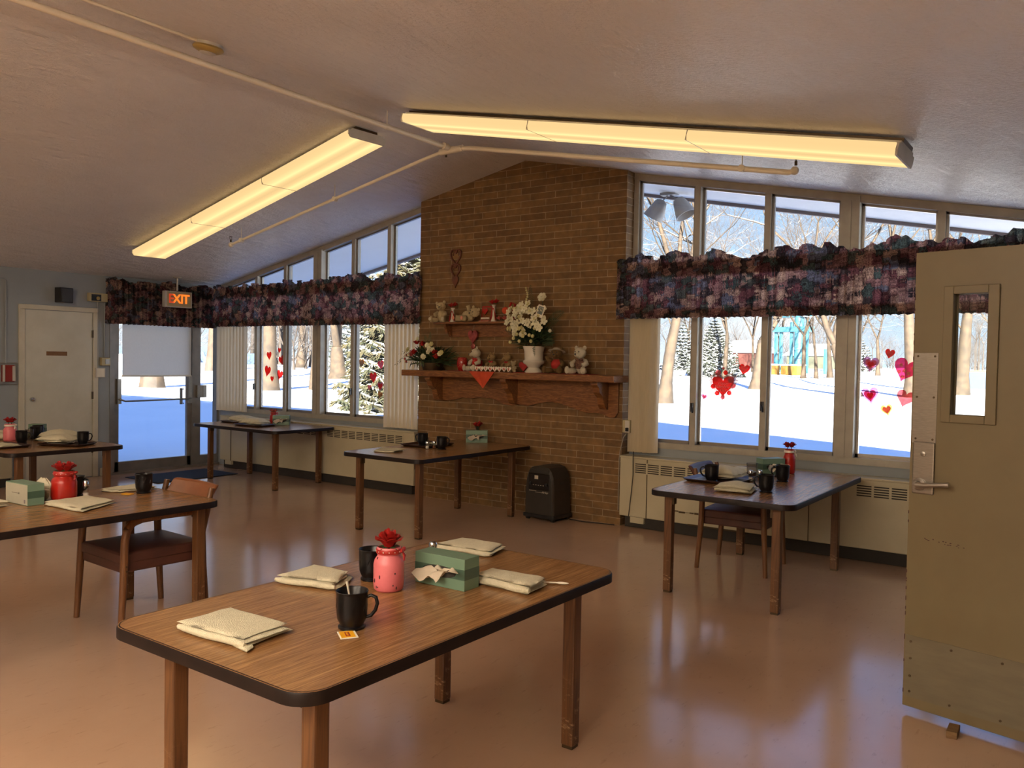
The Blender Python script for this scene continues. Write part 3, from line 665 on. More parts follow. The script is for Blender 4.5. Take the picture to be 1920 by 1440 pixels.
# ------------------------------------------------------------------ valances
def valance(name_label, path, z0, z1, zr, seed, pitch=.06):
    """path: list of (x,y) points of the cloth line; outward normal to the left of travel (room side)"""
    rnd = random.Random(seed)
    pts = [Vector((p[0], p[1], 0)) for p in path]; seg = [(pts[i + 1] - pts[i]).length for i in range(len(pts) - 1)]; tot = sum(seg)
    def at(s):
        s = max(0, min(tot - 1e-6, s))
        for i, l in enumerate(seg):
            if s <= l or i == len(seg) - 1: d = (pts[i + 1] - pts[i]).normalized(); return pts[i] + d * s, Vector((d.y, -d.x, 0))
            s -= l
    n = int(tot / .011); ph = 0; fold = []; hts = []
    for i in range(n + 1):
        ph += 2 * PI * (tot / n) / (pitch * (1 + .55 * noise.noise(Vector((i * .03, seed, 0)))))
        fold.append(math.sin(ph) * (.6 + .4 * noise.noise(Vector((i * .05, 3.1, seed)))) + .35 * math.sin(ph * 2.1)); 
        hts.append(noise.noise(Vector((i * .045, seed * 2.3, 1))) + .7 * noise.noise(Vector((i * .16, seed * 1.3, 7))))
    t = thing('valance', name_label, 'valance', (pts[0].x, pts[0].y, z0))
    o = Vector((pts[0].x, pts[0].y, 0))
    def sheet(za, zb, amp, off, nv, ruf=0, flare=0, hem=0):
        m = MB(); vs = []
        for j in range(nv + 1):
            v = j / nv
            for i in range(n + 1):
                p, nn = at(tot * i / n)
                z = za + (zb - za) * v; a = amp * (1 if not ruf else 1 + v * .9)
                d = off + a * fold[i] + flare * (1 - v) + (0 if not ruf else .012 * noise.noise(Vector((i * .2, j * .9, seed))) * (1 + v * 2))
                if ruf: z = za + (zb - za) * v * (1 + ruf * hts[i])
                if hem: z += hem * .006 * fold[i] * (1 - v)
                q = p + nn * d - o; vs.append((q.x, q.y, z - z0))
        W = n + 1
        m.add(vs, [(j * W + i, j * W + i + 1, (j + 1) * W + i + 1, (j + 1) * W + i) for j in range(nv) for i in range(n)])
        return m
    sheet(z0, z1, .030, .0, 5, hem=1, flare=.012).build('skirt', 'floral', t, smooth=True, auto=False)
    sheet(z1 - .005, zr, .020, .004, 5, ruf=.75).build('ruffle', 'floral', t, smooth=True, auto=False)
    sheet(z0 + .003, z0 + .085, .014, -.010, 1, flare=.01).build('hem_facing', 'floral', t, smooth=True, auto=False)
    sheet(z1 - .105, z1 + .03, .014, -.012, 1).build('rod_pocket', 'floral', t, smooth=True, auto=False)
    return t
valance('dark floral valance across the left windows, from the corner to the brick', [(-10.08, 6.93), (-6.27, 6.93)], 1.937, 2.425, 2.50, 1)
valance('dark floral valance across the right windows beside the brick chimney', [(-3.76, 7.08), (-3.80, 6.93), (.33, 6.93)], 1.955, 2.43, 2.515, 2)
valance('dark floral valance over the glass exit door', [(-10.24, 5.50), (-10.12, 5.52), (-10.12, 6.97)], 1.915, 2.41, 2.47, 3, .065)
# ------------------------------------------------------------------ ceiling fixtures
def fixture(cx, cy, length, side, lab, rot=0.0, nsec=3, group=None, lens='lens'):
    sg = -1 if side == 'R' else 1                # slope direction: rises with x on the left
    th = math.atan(SL) * sg
    o = thing('ceiling_light', lab, 'light fixture', (cx, cy, cz(cx)), group=group)
    o.rotation_euler = Euler((0, -th, rot), 'XYZ')
    h = length / 2
    MB().box(-h, h, -.12, .12, -.035, -.012).build('mounting_channel', 'brass_dark', o)
    MB().box(-h, h, -.16, .16, -.055, -.033).build('housing', 'white_plastic', o, bevel=.004)
    for i in range(nsec):
        a = -h + .012 + i * (2 * h - .024) / nsec; b = a + (2 * h - .024) / nsec - .006
        m = MB(); pr = [(-.195, -.052), (.195, -.052), (.20, -.085), (.185, -.112), (-.185, -.112), (-.20, -.085)]
        vs = [(a, y, z) for y, z in pr] + [(b, y, z) for y, z in pr]; n = 6
        m.add(vs, [tuple(range(n)), tuple(range(2 * n - 1, n - 1, -1))] + [(k, k + n, (k + 1) % n + n, (k + 1) % n) for k in range(n)])
        m.build('lens', lens, o)
        if i: MB().box(a - .006, a + .0, -.199, .199, -.113, -.05).build('joint_clip', 'white_plastic', o)
    for s in (-1, 1):
        MB().prism([(-.2, -.05), (.2, -.05), (.205, -.088), (.188, -.117), (-.188, -.117), (-.205, -.088)], 0, .012, TR(s * h - (.012 if s > 0 else 0), 0, 0) @ RZ(PI / 2) @ RX(PI / 2)).build('end_cap', 'white_plastic', o)
    return o
fixture(-7.13, 5.20, 3.84, 'L', 'long lit fluorescent fixture on the left ceiling slope', -.062)
fixture(-2.74, 4.98, 3.68, 'R', 'long lit fluorescent fixture on the right ceiling slope', 0)
fixture(-7.13, 0.6, 3.84, 'L', 'added unseen fluorescent fixture on the left slope nearer the rear wall', lens='lens_fill_left')  # out of view, added for the warm glow on the left ceiling
fixture(-7.13, -3.6, 3.84, 'L', 'added unseen fluorescent fixture on the left slope beside the rear wall', lens='lens_fill_left')  # second unseen left fixture, added to brighten the room
fixture(-1.75, -1.2, 3.68, 'R', 'added unseen fluorescent fixture on the right slope nearer the rear wall', lens='lens_fill_rear')  # added behind the camera to fill the room with light
fixture(-1.75, -3.9, 3.68, 'R', 'added unseen fluorescent fixture on the right slope beside the rear wall', lens='lens_fill_rear')  # another unseen fill fixture, added further back

# ------------------------------------------------------------------ sprinkler pipe
sp = thing('sprinkler_pipe', 'cream sprinkler pipe along the ridge with two branches', 'pipe', (-4.86, 5.7, 3.44))
O = Vector((-4.86, 5.7, 3.44))
def pts(*a): return [tuple(Vector(p) - O) for p in a]
MB().tube(pts((-4.84, -4.9, 3.45), (-4.85, 2, 3.448), (-4.88, 5.6, 3.44), (-4.86, 5.74, 3.435)), .021, 10).build('main_pipe', 'pipe', sp, smooth=True)
MB().tube(pts((-4.90, 5.74, 3.425), (-5.15, 5.745, 3.385), (-8.14, 5.80, 2.80)), .016, 10).build('left_branch', 'pipe', sp, smooth=True)
MB().tube(pts((-4.84, 5.74, 3.43), (-4.62, 5.74, 3.405), (-1.80, 5.64, 2.845), (-1.765, 5.64, 2.85), (-1.755, 5.64, 2.875)), .020, 10).build('right_branch', 'pipe', sp, smooth=True)
m = MB().tube(pts((-4.98, 5.742, 3.415), (-4.72, 5.742, 3.42)), .030, 10).tube(pts((-4.86, 5.64, 3.438), (-4.86, 5.70, 3.436)), .030, 10)
m.build('tee_fitting', 'pipe', sp, smooth=True)
for a in ((-8.14, 5.80, 2.80), (-1.762, 5.64, 2.852)): MB().ell(tuple(Vector(a) - O), (.028, .028, .03)).build('elbow', 'pipe', sp, smooth=True)
for a in ((-8.145, 5.80, 2.83), (-1.755, 5.64, 2.885), (-4.93, 5.76, 3.37)):
    q = Vector(a) - O; MB().tube([q, q + Vector((0, 0, .03))], .010, 8).tube([q + Vector((0, -.012, .03)), q + Vector((0, -.014, .055)), q + Vector((0, 0, .062)), q + Vector((0, .014, .055)), q + Vector((0, .012, .03))], .003, 6).box(q.x - .013, q.x + .013, q.y - .013, q.y + .013, q.z + .06, q.z + .064).build('sprinkler_head', 'brass_dark', sp)
for a in ((-4.845, 1.45, 3.45), (-4.85, -2.0, 3.45), (-4.875, 4.95, 3.442), (-2.13, 5.65, 2.912), (-7.95, 5.797, 2.838), (-6.4, 5.77, 3.14)):
    q = Vector(a) - O; top = cz(a[0]) - O.z - .001
    MB().tube([(q.x, q.y, q.z), (q.x, q.y, top)], .004, 6).tube([(q.x - .001, q.y - .02, q.z), (q.x + .001, q.y + .02, q.z)], .026, 10).build('hanger', 'pipe', sp)
sd = thing('smoke_detector', 'round yellowed smoke detector near the ceiling ridge', 'smoke detector', (-4.80, 3.24, cz(-4.80)))
sd.rotation_euler = (0, math.atan(SL), 0)
MB().lathe([(.085, 0), (.085, -.02), (.075, -.022)], 28).build('base', 'white_plastic', sd, smooth=True)
M['yellowed'] = P('yellowed plastic', (.42, .30, .09), (.36, .25, .07), 5, rough=.4)
MB().lathe([(.09, -.02), (.098, -.032), (.092, -.045), (.062, -.058), (.055, -.058)], 28).build('housing', 'yellowed', sd, smooth=True)
MB().lathe([(.05, -.056), (.052, -.064), (.035, -.072), (0, -.074)], 24).build('sensor_cap', 'white_plastic', sd, smooth=True)
cd = thing('conduit', 'thin cream conduit running along the ceiling to the smoke detector', 'conduit', (-4.80, 3.1, 3.55))
MB().tube([(0, .05, .004), (0, -3, .004), (.0, -7.9, .004)], .010, 8).build('tube', 'pipe', cd, smooth=True)

# ------------------------------------------------------------------ exit sign and things on the left wall
ex = thing('exit_sign', 'lit white exit sign hanging in front of the valance', 'exit sign', (-10.02, 6.32, cz(-10.02)), PI / 2 - .0)
MB().lathe([(.055, 0), (.05, -.012), (.012, -.02), (.012, -.18)], 20).build('stem', 'white_plastic', ex, smooth=True)
MB().box(-.195, .195, -.035, .035, -.40, -.19).build('sign_box', 'white_plastic', ex, bevel=.004)
MB().box(-.165, .175, -.038, -.034, -.385, -.20).build('sign_face', 'ivory', ex)
for i, ch in enumerate('EXIT'):
    text('letter', ch, .165, 'exit_red' if i else 'exit_dull', ex, TR((-.108, -.030, .045, .105)[i], -.040, -.293) @ FACE_MY, .002, bold=.004)
def wallbox(name, lab, cat, y, z, w, h, d, mat, extra=None, loc_x=XL):
    t = thing(name, lab, cat, (loc_x, y, z)); MB().box(0, d, -w / 2, w / 2, -h / 2, h / 2).build('body', mat, t, bevel=.005)
    if extra: extra(t)
    return t
def spk(t):
    MB().box(.112, .116, -.07, .07, -.08, .08).build('grille', 'frame_dark', t)
    MB().box(-.0, .02, .04, .07, -.03, .03).build('bracket', 'brass_dark', t)
s = thing('wall_speaker', 'small black speaker mounted above the white door', 'speaker', (XL, 4.93, 2.23))
MB().box(.02, .13, -.085, .085, -.09, .09).build('cabinet', 'black_plastic', s, bevel=.008, rotz=.2)
MB().box(.131, .134, -.07, .07, -.075, .075).build('grille', 'frame_dark', s, rotz=.2)
MB().box(0, .05, -.02, .02, -.02, .02).build('bracket', 'brass_dark', s)
def eml(t):
    MB().box(.062, .066, -.09, .03, -.045, .035).build('lamp_recess', 'black_plastic', t)
    MB().lathe([(.022, 0), (.022, .01), (0, .014)], 16, mat=TR(.064, -.01, -.012) @ RY(PI / 2)).build('lamp', 'yellowed', t)
wallbox('emergency_light', 'ivory box with a black lamp window beside the valance', 'emergency light', 5.372, 2.235, .23, .105, .062, 'ivory', eml)
def th2(t): MB().box(.05, .053, -.01, .045, -.03, .03).build('cover', 'steel', t)
wallbox('thermostat', 'ivory control box beside the exit door frame', 'control box', 5.475, 1.44, .115, .10, .05, 'ivory', th2)
def kp(t): MB().box(.045, .047, -.045, .045, -.05, .05).build('face', 'paper', t)
wallbox('junction_box', 'pale square box under the wall conduit', 'wall box', 5.41, 1.30, .12, .12, .045, 'white_plastic', kp)
for i, (y, z0, z1) in enumerate(((5.385, 1.36, 2.18), (5.475, 1.49, 2.17))):
    c = thing('wall_conduit', ['left one of two grey conduits between the white door and exit door', 'right one of two grey conduits between the white door and exit door'][i], 'conduit', (XL, y, z0))
    MB().tube([(.012, 0, 0), (.012, 0, z1 - z0)], .010, 8).build('tube', 'blue_wall', c, smooth=True)
c = thing('wall_conduit', 'grey conduit rising from the fire alarm box and bending left', 'conduit', (XL, 4.325, 1.41))
MB().tube([(.012, 0, 0), (.012, 0, .94), (.012, -.02, .96), (.012, -.6, .97)], .011, 8).build('tube', 'blue_wall', c, smooth=True)
fa = thing('fire_alarm', 'red and white fire alarm pull under a clear cover', 'fire alarm', (XL, 4.335, 1.29))
MB().box(0, .05, -.055, .07, -.09, .10).build('body', 'red_plastic', fa, bevel=.004)
MB().box(.05, .058, -.06, -.035, -.09, .10).box(.05, .058, .045, .075, -.08, .09).build('label_strip', 'white_plastic', fa)
MB().box(0, .075, -.105, .105, -.125, .12).build('clear_cover', 'clear', fa, bevel=.004)
MB().box(0, .012, -.11, .11, -.13, -.12).box(0, .012, -.11, .11, .12, .128).build('cover_frame', 'steel', fa)
mt = thing('door_mat', 'navy ribbed door mat in front of the glass exit door', 'mat', (-9.56, 6.13, 0))
MB().box(-.36, .37, -.57, .55, .001, .010).build('mat', 'dark_fabric', mt, bevel=.003)
# outlet right of the brick
ol = thing('wall_outlet', 'ivory outlet box with a black plug beside the brick chimney', 'outlet', (-3.712, 6.985, .945))
MB().box(-.028, .055, 0, .06, -.06, .06).build('box', 'ivory', ol, bevel=.004)
MB().box(.005, .05, -.004, 0, -.055, .055).build('cover_plate', 'white_plastic', ol)
MB().box(.02, .045, -.03, -.004, -.045, -.01).build('plug', 'black_plastic', ol, bevel=.004)
cdd = thing('power_cord', 'black cord hanging down in front of the cream radiator', 'cord', (-3.60, 6.925, .10))
MB().tube([(.02, .0, .62), (.015, -.0, .56), (.018, 0, .4), (0, 0, .2), (-.02, .0, .01)], .004, 6).build('cord', 'cord', cdd, smooth=True)
cde = thing('power_cord', 'pale cord running from the outlet down behind the radiator end', 'cord', (-3.70, 6.96, .60))
MB().tube([(.02, 0, .28), (-.01, 0, .24), (-.04, 0, .12), (-.05, 0, .03), (-.05, .0, -.45)], .005, 6).build('cord', 'cord_pale', cde, smooth=True)
cdf = thing('power_cord', 'black cord lying on the floor along the foot of the brick', 'cord', (-4.2, 6.92, .006))
MB().tube([(-.05, -.02, 0), (.1, -.03, 0), (.25, .0, 0), (.42, .03, 0)], .005, 6).build('cord', 'cord', cdf, smooth=True)

# ------------------------------------------------------------------ oxygen machine
ox = thing('oxygen_concentrator', 'charcoal oxygen machine with rounded top on casters by the brick wall', 'oxygen machine', (-4.44, 6.80, 0), -.06)
w2, dp = .165, .15
prof = [(-.175, .06), (.175, .06), (.172, .30), (.160, .42), (.140, .475), (.105, .515), (.05, .53), (-.05, .53), (-.105, .515), (-.140, .475), (-.160, .42), (-.172, .30)]
vs_ = []; 
for y, s in ((-dp, .93), (-dp + .02, 1), (dp - .02, 1), (dp, .93)):
    for x, z in prof: vs_.append((x * s, y, .06 + (z - .06) * (s if s < 1 else 1)))
n_ = len(prof)
m = MB().add(vs_, [tuple(range(n_)), tuple(range(4 * n_ - 1, 3 * n_ - 1, -1))] + [(k * n_ + i, k * n_ + (i + 1) % n_, (k + 1) * n_ + (i + 1) % n_, (k + 1) * n_ + i) for k in range(3) for i in range(n_)])
m.build('casing', 'machine', ox, bevel=.004)
MB().box(-.185, .185, -dp - .01, dp + .005, .028, .066).build('base', 'black_plastic', ox, bevel=.01)
for sx in (-.15, .15):
    for sy in (-.12, .11): MB().lathe([(.0, -.014), (.022, -.014), (.022, .014), (0, .014)], 14, mat=TR(sx, sy, .023) @ RY(PI / 2)).build('caster', 'black_plastic', ox)
MB().box(-.125, .125, -dp - .004, -dp + .004, .30, .46).build('control_panel', 'machine_panel', ox, bevel=.004)
MB().box(-.115, .115, -dp - .002, -dp + .02, .462, .50).build('handle_recess', 'grille_dark', ox, bevel=.006)
MB().box(-.05, -.008, -dp - .007, -dp - .004, .405, .44).build('label', 'white_label', ox)
s = MB()
for i in range(5): s.box(-.07 + i * .03, -.058 + i * .03, -dp - .006, -dp - .004, .345, .350)
s.box(-.115, -.03, -dp - .006, -dp - .004, .288, .292).box(-.04, .06, -dp - .006, -dp + .02, .278, .280); s.build('print', 'white_label', ox)
text('logo', 'AirSep', .028, 'white_label', ox, TR(.075, -dp - .006, .283) @ FACE_MY, .0006, shear=.3)
MB().box(.168, .176, -.03, .05, .36, .385).build('side_grip', 'grille_dark', ox)
for i, xx in enumerate((-.10, .09)): MB().lathe([(.014, 0), (.014, .01), (0, .012)], 14, mat=TR(xx, -dp - .004, .36) @ RX(PI / 2)).build('knob', 'black_plastic', ox)

# ------------------------------------------------------------------ hearts on the brick
def heart_pts(w, h, n=28):
    p = []
    for i in range(n):
        t = 2 * PI * i / n; x = 16 * math.sin(t) ** 3; y = 13 * math.cos(t) - 5 * math.cos(2 * t) - 2 * math.cos(3 * t) - math.cos(4 * t)
        p.append((x / 32 * w, (y + 2.5) / 29 * h))
    return p
hh = thing('heart_ornament', 'hanging wooden ornament of three carved open hearts on the brick', 'wall ornament', (-5.80, BY - .012, 2.52))
for z, w, h in ((.13, .145, .17), (-.02, .13, .15)):
    pth = [(x, 0, y + z) for x, y in heart_pts(w, h)]; pth.append(pth[0])
    MB().tube(pth, .011, 8).tube([(x * .55, .002, y * .55 + z + .012) for x, y in heart_pts(w, h)[20:28]] , .005, 6).tube([(x * .55, .002, y * .55 + z + .012) for x, y in heart_pts(w, h)[1:9]], .005, 6).build('heart', 'wood_red', hh, smooth=True)
MB().prism(heart_pts(.085, .13), -.008, .008, TR(0, 0, -.135) @ FACE_MY).build('small_heart', 'wood_red', hh, bevel=.003)

# ------------------------------------------------------------------ mantel shelf
MZ = 1.425
ms = thing('mantel_shelf', 'long oak mantel shelf with scalloped apron and brackets on the brick', 'shelf', (-4.99, BY, MZ))
MB().box(-1.335, 1.315, -.285, 0, -.065, 0).build('shelf_board', 'oak_x', ms, bevel=.008)
poly = [(-1.10, -.065), (1.22, -.065), (1.22, -.36), (1.19, -.40), (1.14, -.405), (1.05, -.375), (.97, -.365), (.88, -.375), (.72, -.335), (.55, -.29), (.42, -.285), (.30, -.31), (.18, -.34), (.07, -.325), (0.0, -.345),
        (-.12, -.335), (-.26, -.285), (-.42, -.275), (-.56, -.295), (-.66, -.285), (-.78, -.315), (-.90, -.33), (-1.0, -.315), (-1.08, -.325), (-1.10, -.29)]
MB().prism(poly, 0, .03, TR(0, 0, 0) @ FACE_MY).build('apron', 'oak_x', ms, bevel=.003)
def corbel(x, top, d, h, w, par):
    pf = [(0, 0), (-d, 0), (-d, -.03), (-d * .86, -.055), (-d * .80, -.10), (-d * .52, -h * .55), (-d * .42, -h * .8), (-d * .30, -h * .95), (0, -h)]
    vs = [(x - w / 2, y, top + z) for y, z in pf] + [(x + w / 2, y, top + z) for y, z in pf]; n = len(pf)
    MB().add(vs, [tuple(range(n)), tuple(range(2 * n - 1, n - 1, -1))] + [(k, k + n, (k + 1) % n + n, (k + 1) % n) for k in range(n)]).build('bracket', 'oak_x', par, bevel=.003)
for x in (-.99, .02, 1.08): corbel(x, -.065, .245, .27, .075, ms)
us = thing('display_shelf', 'small oak shelf with back board above the mantel shelf', 'shelf', (-5.42, BY, 1.945))
MB().box(-.56, .56, -.165, 0, -.022, 0).build('shelf_board', 'oak_x', us, bevel=.004)
MB().box(-.46, .52, -.022, 0, -.155, -.022).build('back_board', 'oak_x', us, bevel=.003)
for x in (-.42, .44): corbel(x, -.022, .13, .13, .03, us)

# ------------------------------------------------------------------ plush bears
def bear(lab, x, z, s, mat, yaw=0, pose='sit', nose='black_plastic', bow=None, shirt=None, y=6.84, tilt=0, pads=None, brim=False, armup=False, turn=0):
    t = thing('teddy_bear', lab, 'teddy bear', (x, y, z), yaw)
    b = MB(); R = lambda *a: Euler(a).to_quaternion()
    if pose == 'sit':
        hc = Vector((0, -.02, .165)); 
        b.ell((0, 0, .07), (.052, .045, .072)); 
        b.ell((0, -.005, .125), (.026, .024, .03))
        b.ell((-.055, -.065, .024), (.030, .052, .026), R(0, 0, -.45)).ell((.055, -.065, .024), (.030, .052, .026), R(0, 0, .45))
        b.ell((-.075, -.105, .032), (.024, .016, .032), R(0, 0, -.4)).ell((.075, -.105, .032), (.024, .016, .032), R(0, 0, .4))
        if armup: b.tube([(-.04, -.01, .11), (-.075, -.03, .12), (-.09, -.04, .15)], [.018, .019, .017], 10).tube([(.04, -.01, .11), (.075, -.04, .09), (.07, -.07, .06)], [.018, .019, .018], 10)
        else: b.tube([(-.042, -.01, .112), (-.07, -.035, .085), (-.045, -.065, .07)], [.018, .020, .019], 10).tube([(.042, -.01, .112), (.07, -.035, .085), (.045, -.065, .07)], [.018, .020, .019], 10)
    else:  # lying on its side, head to the right
        hc = Vector((.095, -.03, .085))
        b.ell((-.005, 0, .06), (.075, .045, .052), R(0, .3, 0))
        b.tube([(-.05, -.01, .05), (-.10, -.04, .035), (-.125, -.06, .04)], [.032, .030, .034], 10)
        b.tube([(-.01, -.03, .04), (.0, -.075, .03), (.005, -.095, .035)], [.03, .026, .03], 10)
        b.tube([(.0, 0, .10), (-.005, -.0, .14), (-.012, -.005, .165)], [.02, .019, .022], 10)
        b.tube([(.06, -.03, .05), (.075, -.06, .025)], [.02, .02], 10)
    hm = Matrix.Translation(hc) @ Euler((0, tilt, turn)).to_matrix().to_4x4()
    def H(p): return tuple(hm @ Vector(p))
    hq = Euler((0, tilt, turn)).to_quaternion()
    b.ell(H((0, 0, .008)), (.054, .048, .047), hq); b.ell(H((0, -.044, -.008)), (.024, .024, .019), hq)
    b.ell(H((-.042, .004, .05)), (.018, .010, .019), hq).ell(H((.042, .004, .05)), (.018, .010, .019), hq)
    bo = b.build('body', mat, t, smooth=True, auto=False)
    MB().ell(H((0, -.068, -.002)), (.009, .006, .007), hq).build('nose', nose, t, smooth=True)
    for sx in (-1, 1): MB().ell(H((sx * .019, -.044, .018)), (.0055, .004, .006), hq, 10, 6).build('eye', 'black_plastic', t, smooth=True)
    if bow:
        c = Vector((0, -.03, .118)) if pose == 'sit' else Vector((.06, -.06, .055))
        MB().ell(tuple(c + Vector((-.018, -.008, 0))), (.018, .006, .012), R(0, .3, 0)).ell(tuple(c + Vector((.018, -.008, 0))), (.018, .006, .012), R(0, -.3, 0)).ell(tuple(c + Vector((0, -.012, 0))), (.007, .007, .007)).build('bow', bow, t, smooth=True)
    if shirt:
        MB().ell((0, -.002, .076), (.057, .050, .056)).build('shirt', shirt, t, smooth=True)
    if pads:
        if pose == 'sit': cs = ((-.082, -.121, .032), (.082, -.121, .032))
        else: cs = ((-.132, -.089, .04), (.006, -.124, .036))
        for c in cs: MB().ell(c, (.017, .004, .02)).build('foot_pad', pads, t, smooth=True)
    if brim: MB().lathe([(.0, .06), (.035, .05), (.05, .035), (.075, .03), (.077, .027), (.05, .028), (0, .03)], 20, mat=hm @ RX(-.25)).build('hat', 'plush_white', t, smooth=True)
    t.scale = (s,) * 3
    return t
bear('cream teddy bear sitting at the left end of the small shelf', -5.885, 1.945, .98, 'plush_cream', .15, y=6.85, tilt=-.15, turn=.2, pads='plush_white')
bear('cream teddy bear lying on its side with pink foot pads on the small shelf', -5.52, 1.945, 1.05, 'plush_cream', 0, 'lie', y=6.86, tilt=.35, turn=-.2, pads='pink_pad')
bear('white teddy bear with red bow leaning left on the mantel beside the red glass', -5.395, MZ + .004, 1.08, 'plush_white', -.25, bow='ribbon_red', turn=-.5, y=6.86, tilt=-.2, shirt='cloth_red')
bear('small tan teddy bear with red ribbon, second of the row on the mantel', -5.20, MZ + .004, .86, 'plush_tan', -.1, bow='ribbon_red', turn=-.35, y=6.87, pads='plush_cream')
bear('small pinkish tan teddy bear behind the end of the letter hearts', -5.00, MZ + .004, .84, 'plush_tan', -.3, bow='ribbon_red', turn=-.5, y=6.87, tilt=-.25)
bear('tiny cream bear sitting left of the white urn', -4.885, MZ + .004, .5, 'plush_cream', .2, y=6.80)
bear('brown teddy bear in red shirt and white hat right of the urn', -4.375, MZ + .004, 1.12, 'plush_brown', .1, shirt='cloth_red', brim=True, armup=True, y=6.82, turn=.1)
bear('cream teddy bear in plaid vest at the right of the mantel', -4.13, MZ + .004, 1.16, 'plush_white', .05, shirt='cloth_plaid', y=6.86, turn=-.15, bow='cloth_plaid')

# ------------------------------------------------------------------ roses and vases
def rose_mesh(mb, c, r, rnd, lean=(0, 0)):
    """cup of overlapping curled petals"""
    c = Vector(c)
    for ring, (n, rr_, h, fl) in enumerate(((3, .28, 1.15, .1), (4, .5, 1.05, .3), (5, .75, .9, .65), (6, .95, .7, 1.0))):
        for k in range(n):
            a0 = 2 * PI * k / n + ring * .7 + rnd.uniform(-.15, .15); wd = 3.3 * PI / n / 1.6
            def fn(u, v):
                a = a0 + (u - .5) * wd * (1 - .25 * v * v); q = r * (rr_ * (.45 + .55 * v) + fl * .35 * v ** 3)
                z = r * h * (v * 1.45 - .12 * fl * v ** 3) * (1 - .22 * (2 * u - 1) ** 2 * v)
                return (c.x + q * math.cos(a) + lean[0] * z, c.y + q * math.sin(a) + lean[1] * z, c.z + z)
            mb.slab(fn, 4, 4, r * .03)
    return mb
def rose(par, c, r, mat='red_petal', seed=0, lean=(0, 0), stem=.0):
    rnd = random.Random(seed); o = rose_mesh(MB(), c, r, rnd, lean).build('rose', mat, par, smooth=True)
    m = MB(); c = Vector(c)
    for k in range(5):
        a = k * 1.26 + seed
        m.tube([tuple(c + Vector((0, 0, -.1 * r))), tuple(c + Vector((math.cos(a) * r * .7, math.sin(a) * r * .7, r * .02))), tuple(c + Vector((math.cos(a) * r * 1.25, math.sin(a) * r * 1.25, -r * .12)))], [r * .12, r * .2, .001], 6, flat=.35)
    if stem: m.tube([tuple(c), tuple(c - Vector((0, 0, stem)))], r * .1, 6)
    m.build('leaves', 'leaf', par, smooth=True); return o
def budvase(lab, x, seed, hgt):
    t = thing('bud_vase', lab, 'vase', (x, 6.84, 1.945))
    MB().lathe([(.030, 0), (.032, .006), (.022, .03), (.015, .06), (.014, hgt - .02), (.026, hgt), (.022, hgt), (.011, hgt - .02), (.011, .06), (0, .055)], 20).build('vase', 'ceramic', t, smooth=True)
    MB().tube([(-.01, -.018, hgt - .04), (-.02, -.02, .06), (-.03, -.018, .004)], [.004, .010, .008], 6, flat=.3).tube([(.01, -.018, hgt - .04), (.03, -.02, .07), (.035, -.018, .01)], [.004, .010, .008], 6, flat=.3).ell((0, -.016, hgt - .04), (.01, .006, .008)).build('ribbon', 'ribbon_red', t, smooth=True)
    rose(t, (-.022, 0, hgt + .012), .028, seed=seed); rose(t, (.024, -.004, hgt + .018), .028, seed=seed + 1, lean=(.2, 0)); return t
budvase('white bud vase with two red roses between the bears on the small shelf', -5.725, 1, .15)
budvase('white bud vase with two red roses right of the picture on the small shelf', -5.175, 5, .17)
t = thing('picture_frame', 'small framed heart picture leaning on the small shelf behind the lying bear', 'picture', (-5.31, 6.90, 1.945), -.1)
MB().box(-.075, .075, -.012, .012, 0, .165, RX(-.12)).build('frame', 'cloth_red', t); MB().box(-.06, .06, -.014, -.011, .015, .15, RX(-.12)).build('picture', 'oak_x', t)
hp = MB().prism(heart_pts(.08, .07), 0, .004, TR(0, -.03, .105) @ FACE_MY).build('heart', 'ribbon_red', t)
MB().box(-.055, .055, -.035, -.02, .028, .045).build('ledge', 'paper', t); MB().box(-.07, .07, -.05, -.03, 0, .012).build('base_strip', 'pink_pad', t)
t = thing('ribbon_bow', 'red ribbon and foil ornament at the right end of the small shelf', 'ornament', (-5.02, 6.86, 1.945))
MB().tube([(.02, 0, .12), (.06, -.01, .19), (.10, -.0, .17), (.09, 0, .12), (.04, 0, .10)], [.012, .018, .02, .018, .012], 8, flat=.4).tube([(.08, 0, .12), (.095, .005, .07), (.09, 0, .02)], [.015, .018, .02], 8, flat=.4).build('ribbon', 'ribbon_red', t, smooth=True)
MB().ell((-.01, -.02, .11), (.04, .02, .036)).build('foil_heart', 'cloth_orange', t, smooth=True)
rnd = random.Random(9)
for i, xx in enumerate((-.07, 0, .05)): rose(t, (xx, -.04, .015), .026, 'pink_petal', 20 + i)
# glass heart under the upper shelf
t = thing('hanging_heart', 'dark red glass heart hanging under the small shelf', 'ornament', (-5.51, 6.925, 1.79))
hm_ = MB(); hp_ = heart_pts(.125, .15)
hm_.prism(hp_, -.012, .012, TR(0, 0, -.005) @ FACE_MY).build('heart', 'red_foil', t, bevel=.009)
MB().tube([(-.01, 0, .07), (.0, .01, .095), (.0, .015, .125)], .002, 5).build('string', 'cord_pale', t)
MB().ell((.01, -.01, -.10), (.03, .01, .03)).build('bead', 'red_foil', t, smooth=True)
# letters
t = thing('letter_hearts', 'row of small cream hearts spelling VALENTINE on the mantel edge', 'letter sign', (-5.125, 6.732, MZ))
for i, ch in enumerate('VALENTINE'):
    xx = -.232 + i * .058
    hrt = MB().prism(heart_pts(.056, .055), -.005, .005, TR(xx, 0, .029) @ FACE_MY).build('heart', 'paper', t)
    text('letter', ch, .036, 'ribbon_red', hrt, TR(xx, -.0056, .031) @ FACE_MY, .0005, bold=.0012)
MB().box(-.27, .27, -.008, .012, 0, .006).build('base_strip', 'wood_red', t)
